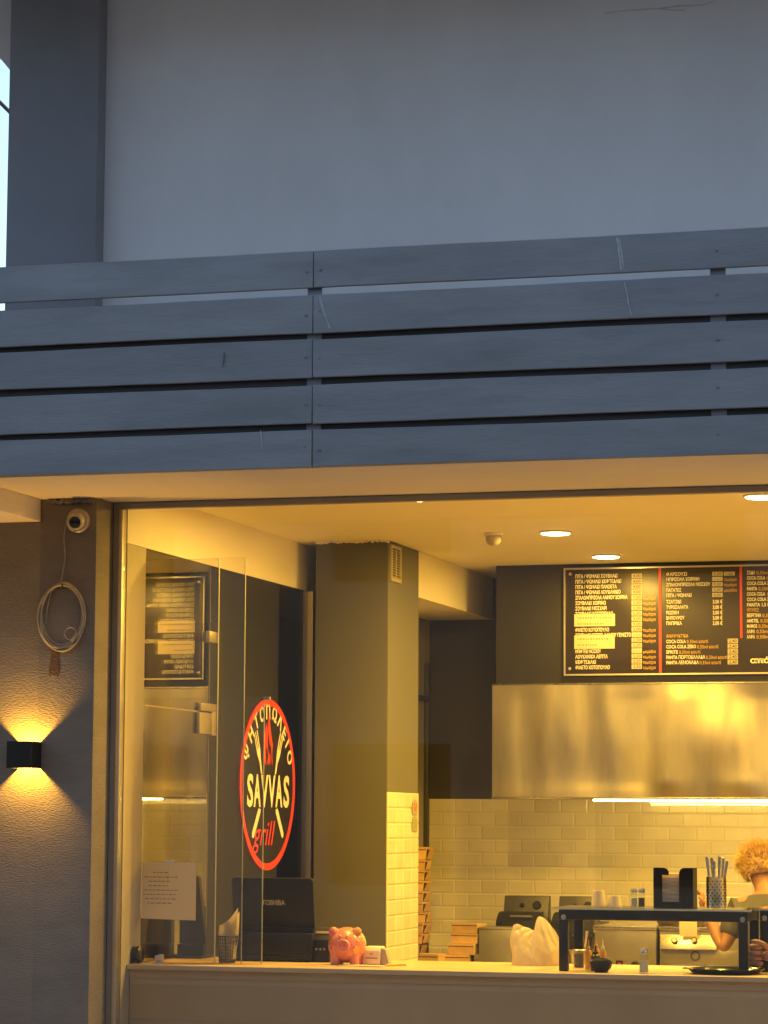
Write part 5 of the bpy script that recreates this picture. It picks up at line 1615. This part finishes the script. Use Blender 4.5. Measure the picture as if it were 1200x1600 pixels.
    for s_ in 'LR':
        an, to = Vector(J['ankle' + s_]), Vector(J['toe' + s_])
        sh_ = skin_mb([(Vector((an.x, an.y, 0.05)) + (an - to) * .12, .045, .045), (Vector((an.x, an.y, .048)).lerp(to, .5), .044, .042), (Vector((to.x, to.y, .040)) + (to - an) * .12, .042, .036)], [(0, 1), (1, 2)], 0)
        obj('shoe', sh_, 'rubber', body, ang=180)
    # face
    for sg_ in (-1, 1):
        eb = obj('eye', MB().ball(hd + face * .0715 + side * sg_ * .031 + upv * .018, (.012, .010, .008), 12, 8, rot), 'white_plastic', body)
        obj('iris', MB().ball(hd + face * .0805 + side * sg_ * .031 + upv * .018, (.0052, .0025, .0052), 10, 6, rot), 'sauce_brown', eb)
        obj('eyebrow', MB().obox(hd + face * .079 + side * sg_ * .031 + upv * .036, (.030, .006, .005), rot), hair, body)
    obj('mouth', MB().ball(hd + face * .0745 - upv * .052, (.023, .007, .006), 14, 8, rot), 'pig_pink', body)
    # hair: a cap and many short tufts
    hm = MB()
    rnd = random.Random(3)
    hc = hd + upv * .028 - face * .012
    hm.ball(hc, (.100, .110, .112), 26, 18, rot, lambda d: (1.0 + 0.05 * NZ.noise(d * 5)) if (d.y < 0.35 and d.z > -0.72 + 0.5 * max(0, d.y)) or d.z > 0.25 else 0.78)
    for i in range(4200):
        d = Vector((rnd.gauss(0, 1), rnd.gauss(0, 1), rnd.gauss(0, 1))).normalized()
        if d.z < -0.72 or (d.y > 0.35 and d.z < 0.35):
            continue
        o0 = hc + rot @ Vector((d.x * .095, d.y * .104, d.z * .106))
        dd = (rot @ (d + Vector((rnd.uniform(-.28, .28), rnd.uniform(-.5, .2), rnd.uniform(-.25, .5))))).normalized()
        L_ = rnd.uniform(.022, .062) * (1.0 if d.z > 0 else .6)
        bend = Vector((rnd.uniform(-.5, .5), rnd.uniform(-.5, .5), rnd.uniform(-.6, .1))) * L_ * .12
        hm.tube([o0, o0 + dd * L_ * .55, o0 + dd * L_ + bend * .6], [.0021, .0016, .0003], 3, caps=False)
    h_ = obj('hair', hm, hair, body)
    return body

Yp = 3.0
def pj(px, py, Y):
    return P(px, py, Y=Y)
hd = pj(1188, 1359, Yp + .07)
nb = pj(1196, 1398, Yp - .02)
shL = pj(1155, 1420, Yp - .03); elL = pj(1131, 1482, Yp - .10); wrL = pj(1106, 1428, Yp + .06); paL = pj(1099, 1404, Yp + .09)
shR = nb + Vector((.175, -.02, -.085)); 
elR = shR + Vector((.09, .02, -.27)); wrR = elR + Vector((-.06, .24, .06)); paR = wrR + Vector((-.02, .085, .0))
ch_ = nb + Vector((.01, -.07, -.23)); pel = Vector((nb.x + .03, Yp - .26, .84))
def legs(pel, f):
    d = {}
    sd = Vector((f.y, -f.x, 0))
    for s_, k in (('L', -1), ('R', 1)):
        d['hip' + s_] = pel + sd * .085 * k + Vector((0, 0, -.05))
        d['knee' + s_] = Vector((pel.x, pel.y, .46)) + sd * .10 * k + f * .03
        d['ankle' + s_] = Vector((pel.x, pel.y, .085)) + sd * .11 * k - f * .02
        d['toe' + s_] = Vector((pel.x, pel.y, .04)) + sd * .125 * k + f * .13
    return d
J1 = dict(pelvis=pel, chest=ch_, neck=nb, head=hd, face=(-.15, 1, -.55), shoulderL=shL, elbowL=elL, wristL=wrL, palmL=paL, shoulderR=shR, elbowR=elR, wristR=wrR, palmR=paR)
J1.update(legs(pel, Vector((0, 1, 0))))
def open_hand(pa, wr, sidev):
    ax = (pa - wr).normalized()
    sd = (sidev - ax * sidev.dot(ax)).normalized()
    nn = ax.cross(sd)
    out = []
    for k, (o_, L_) in enumerate(((-.027, .068), (-.009, .078), (.009, .074), (.026, .058))):
        b_ = pa + sd * o_
        out.append(([b_ - ax * .02, b_ + ax * L_ * .4, b_ + ax * L_ * .72 + nn * .014, b_ + ax * L_ * .9 + nn * .032], [.0095, .009, .0085, .0065]))
    b_ = pa - sd * .03 - ax * .045
    out.append(([b_, b_ - sd * .022 + ax * .022, b_ - sd * .030 + ax * .048 + nn * .012], [.012, .0105, .008]))
    return out
person('blond person in a grey T-shirt bending over the cooker with the back turned', J1, 'skin', 'shirt_grey', 'hair_blond', open_hand(paL, wrL, Vector((0, 1, 0))) + open_hand(paR, wrR, Vector((1, 0, 0))))

# second person: only the closed hand over the tray is in view
hx, hy = X_at(1173, .40, 1492), .40
hz = Z_at(1492, .40, 1185)
pa2 = Vector((hx + .045, hy + .012, hz)); wr2 = Vector((hx + .125, hy + .045, hz - .02))
el2 = Vector((hx + .34, hy + .20, hz - .02)); sh2 = Vector((hx + .42, hy + .45, 1.36))
nb2 = Vector((hx + .60, hy + .52, 1.47)); hd2 = nb2 + Vector((-.01, -.05, .17))
ch2 = nb2 + Vector((0, .04, -.26)); pel2 = Vector((nb2.x + .01, hy + .68, .92))
sr2 = nb2 + Vector((.18, .02, -.09))
J2 = dict(pelvis=pel2, chest=ch2, neck=nb2, head=hd2, face=(-.3, -1, -.25), shoulderL=sh2, elbowL=el2, wristL=wr2, palmL=pa2, shoulderR=sr2, elbowR=sr2 + Vector((.06, -.02, -.28)), wristR=sr2 + Vector((.0, -.20, -.36)), palmR=sr2 + Vector((-.03, -.27, -.37)))
J2.update(legs(pel2, Vector((0, -1, 0))))
fist = []
for k in range(4):
    z = hz + .036 - .0245 * k
    o_ = (.000, -.004, -.002, .005)[k]
    fist.append(([Vector((hx + .055, hy + .022, z)), Vector((hx + .010 + o_, hy + .020, z + .001)), Vector((hx + .000 + o_, hy - .022, z + .001)), Vector((hx + .030 + o_, hy - .038, z - .002)), Vector((hx + .052 + o_, hy - .024, z - .003))], [.0115, .0125, .0118, .0105, .0085]))
fist.append(([Vector((hx + .085, hy + .01, hz + .02)), Vector((hx + .058, hy - .018, hz + .050)), Vector((hx + .030, hy - .036, hz + .060)), Vector((hx + .006, hy - .034, hz + .060))], [.016, .0135, .0118, .0085]))
J2b = person('person at the right edge, only a closed tanned hand showing over the tray', J2, 'skin_tan', 'shirt_black', 'hair_dark', fist + open_hand(J2['palmR'], J2['wristR'], Vector((1, 0, 0))))
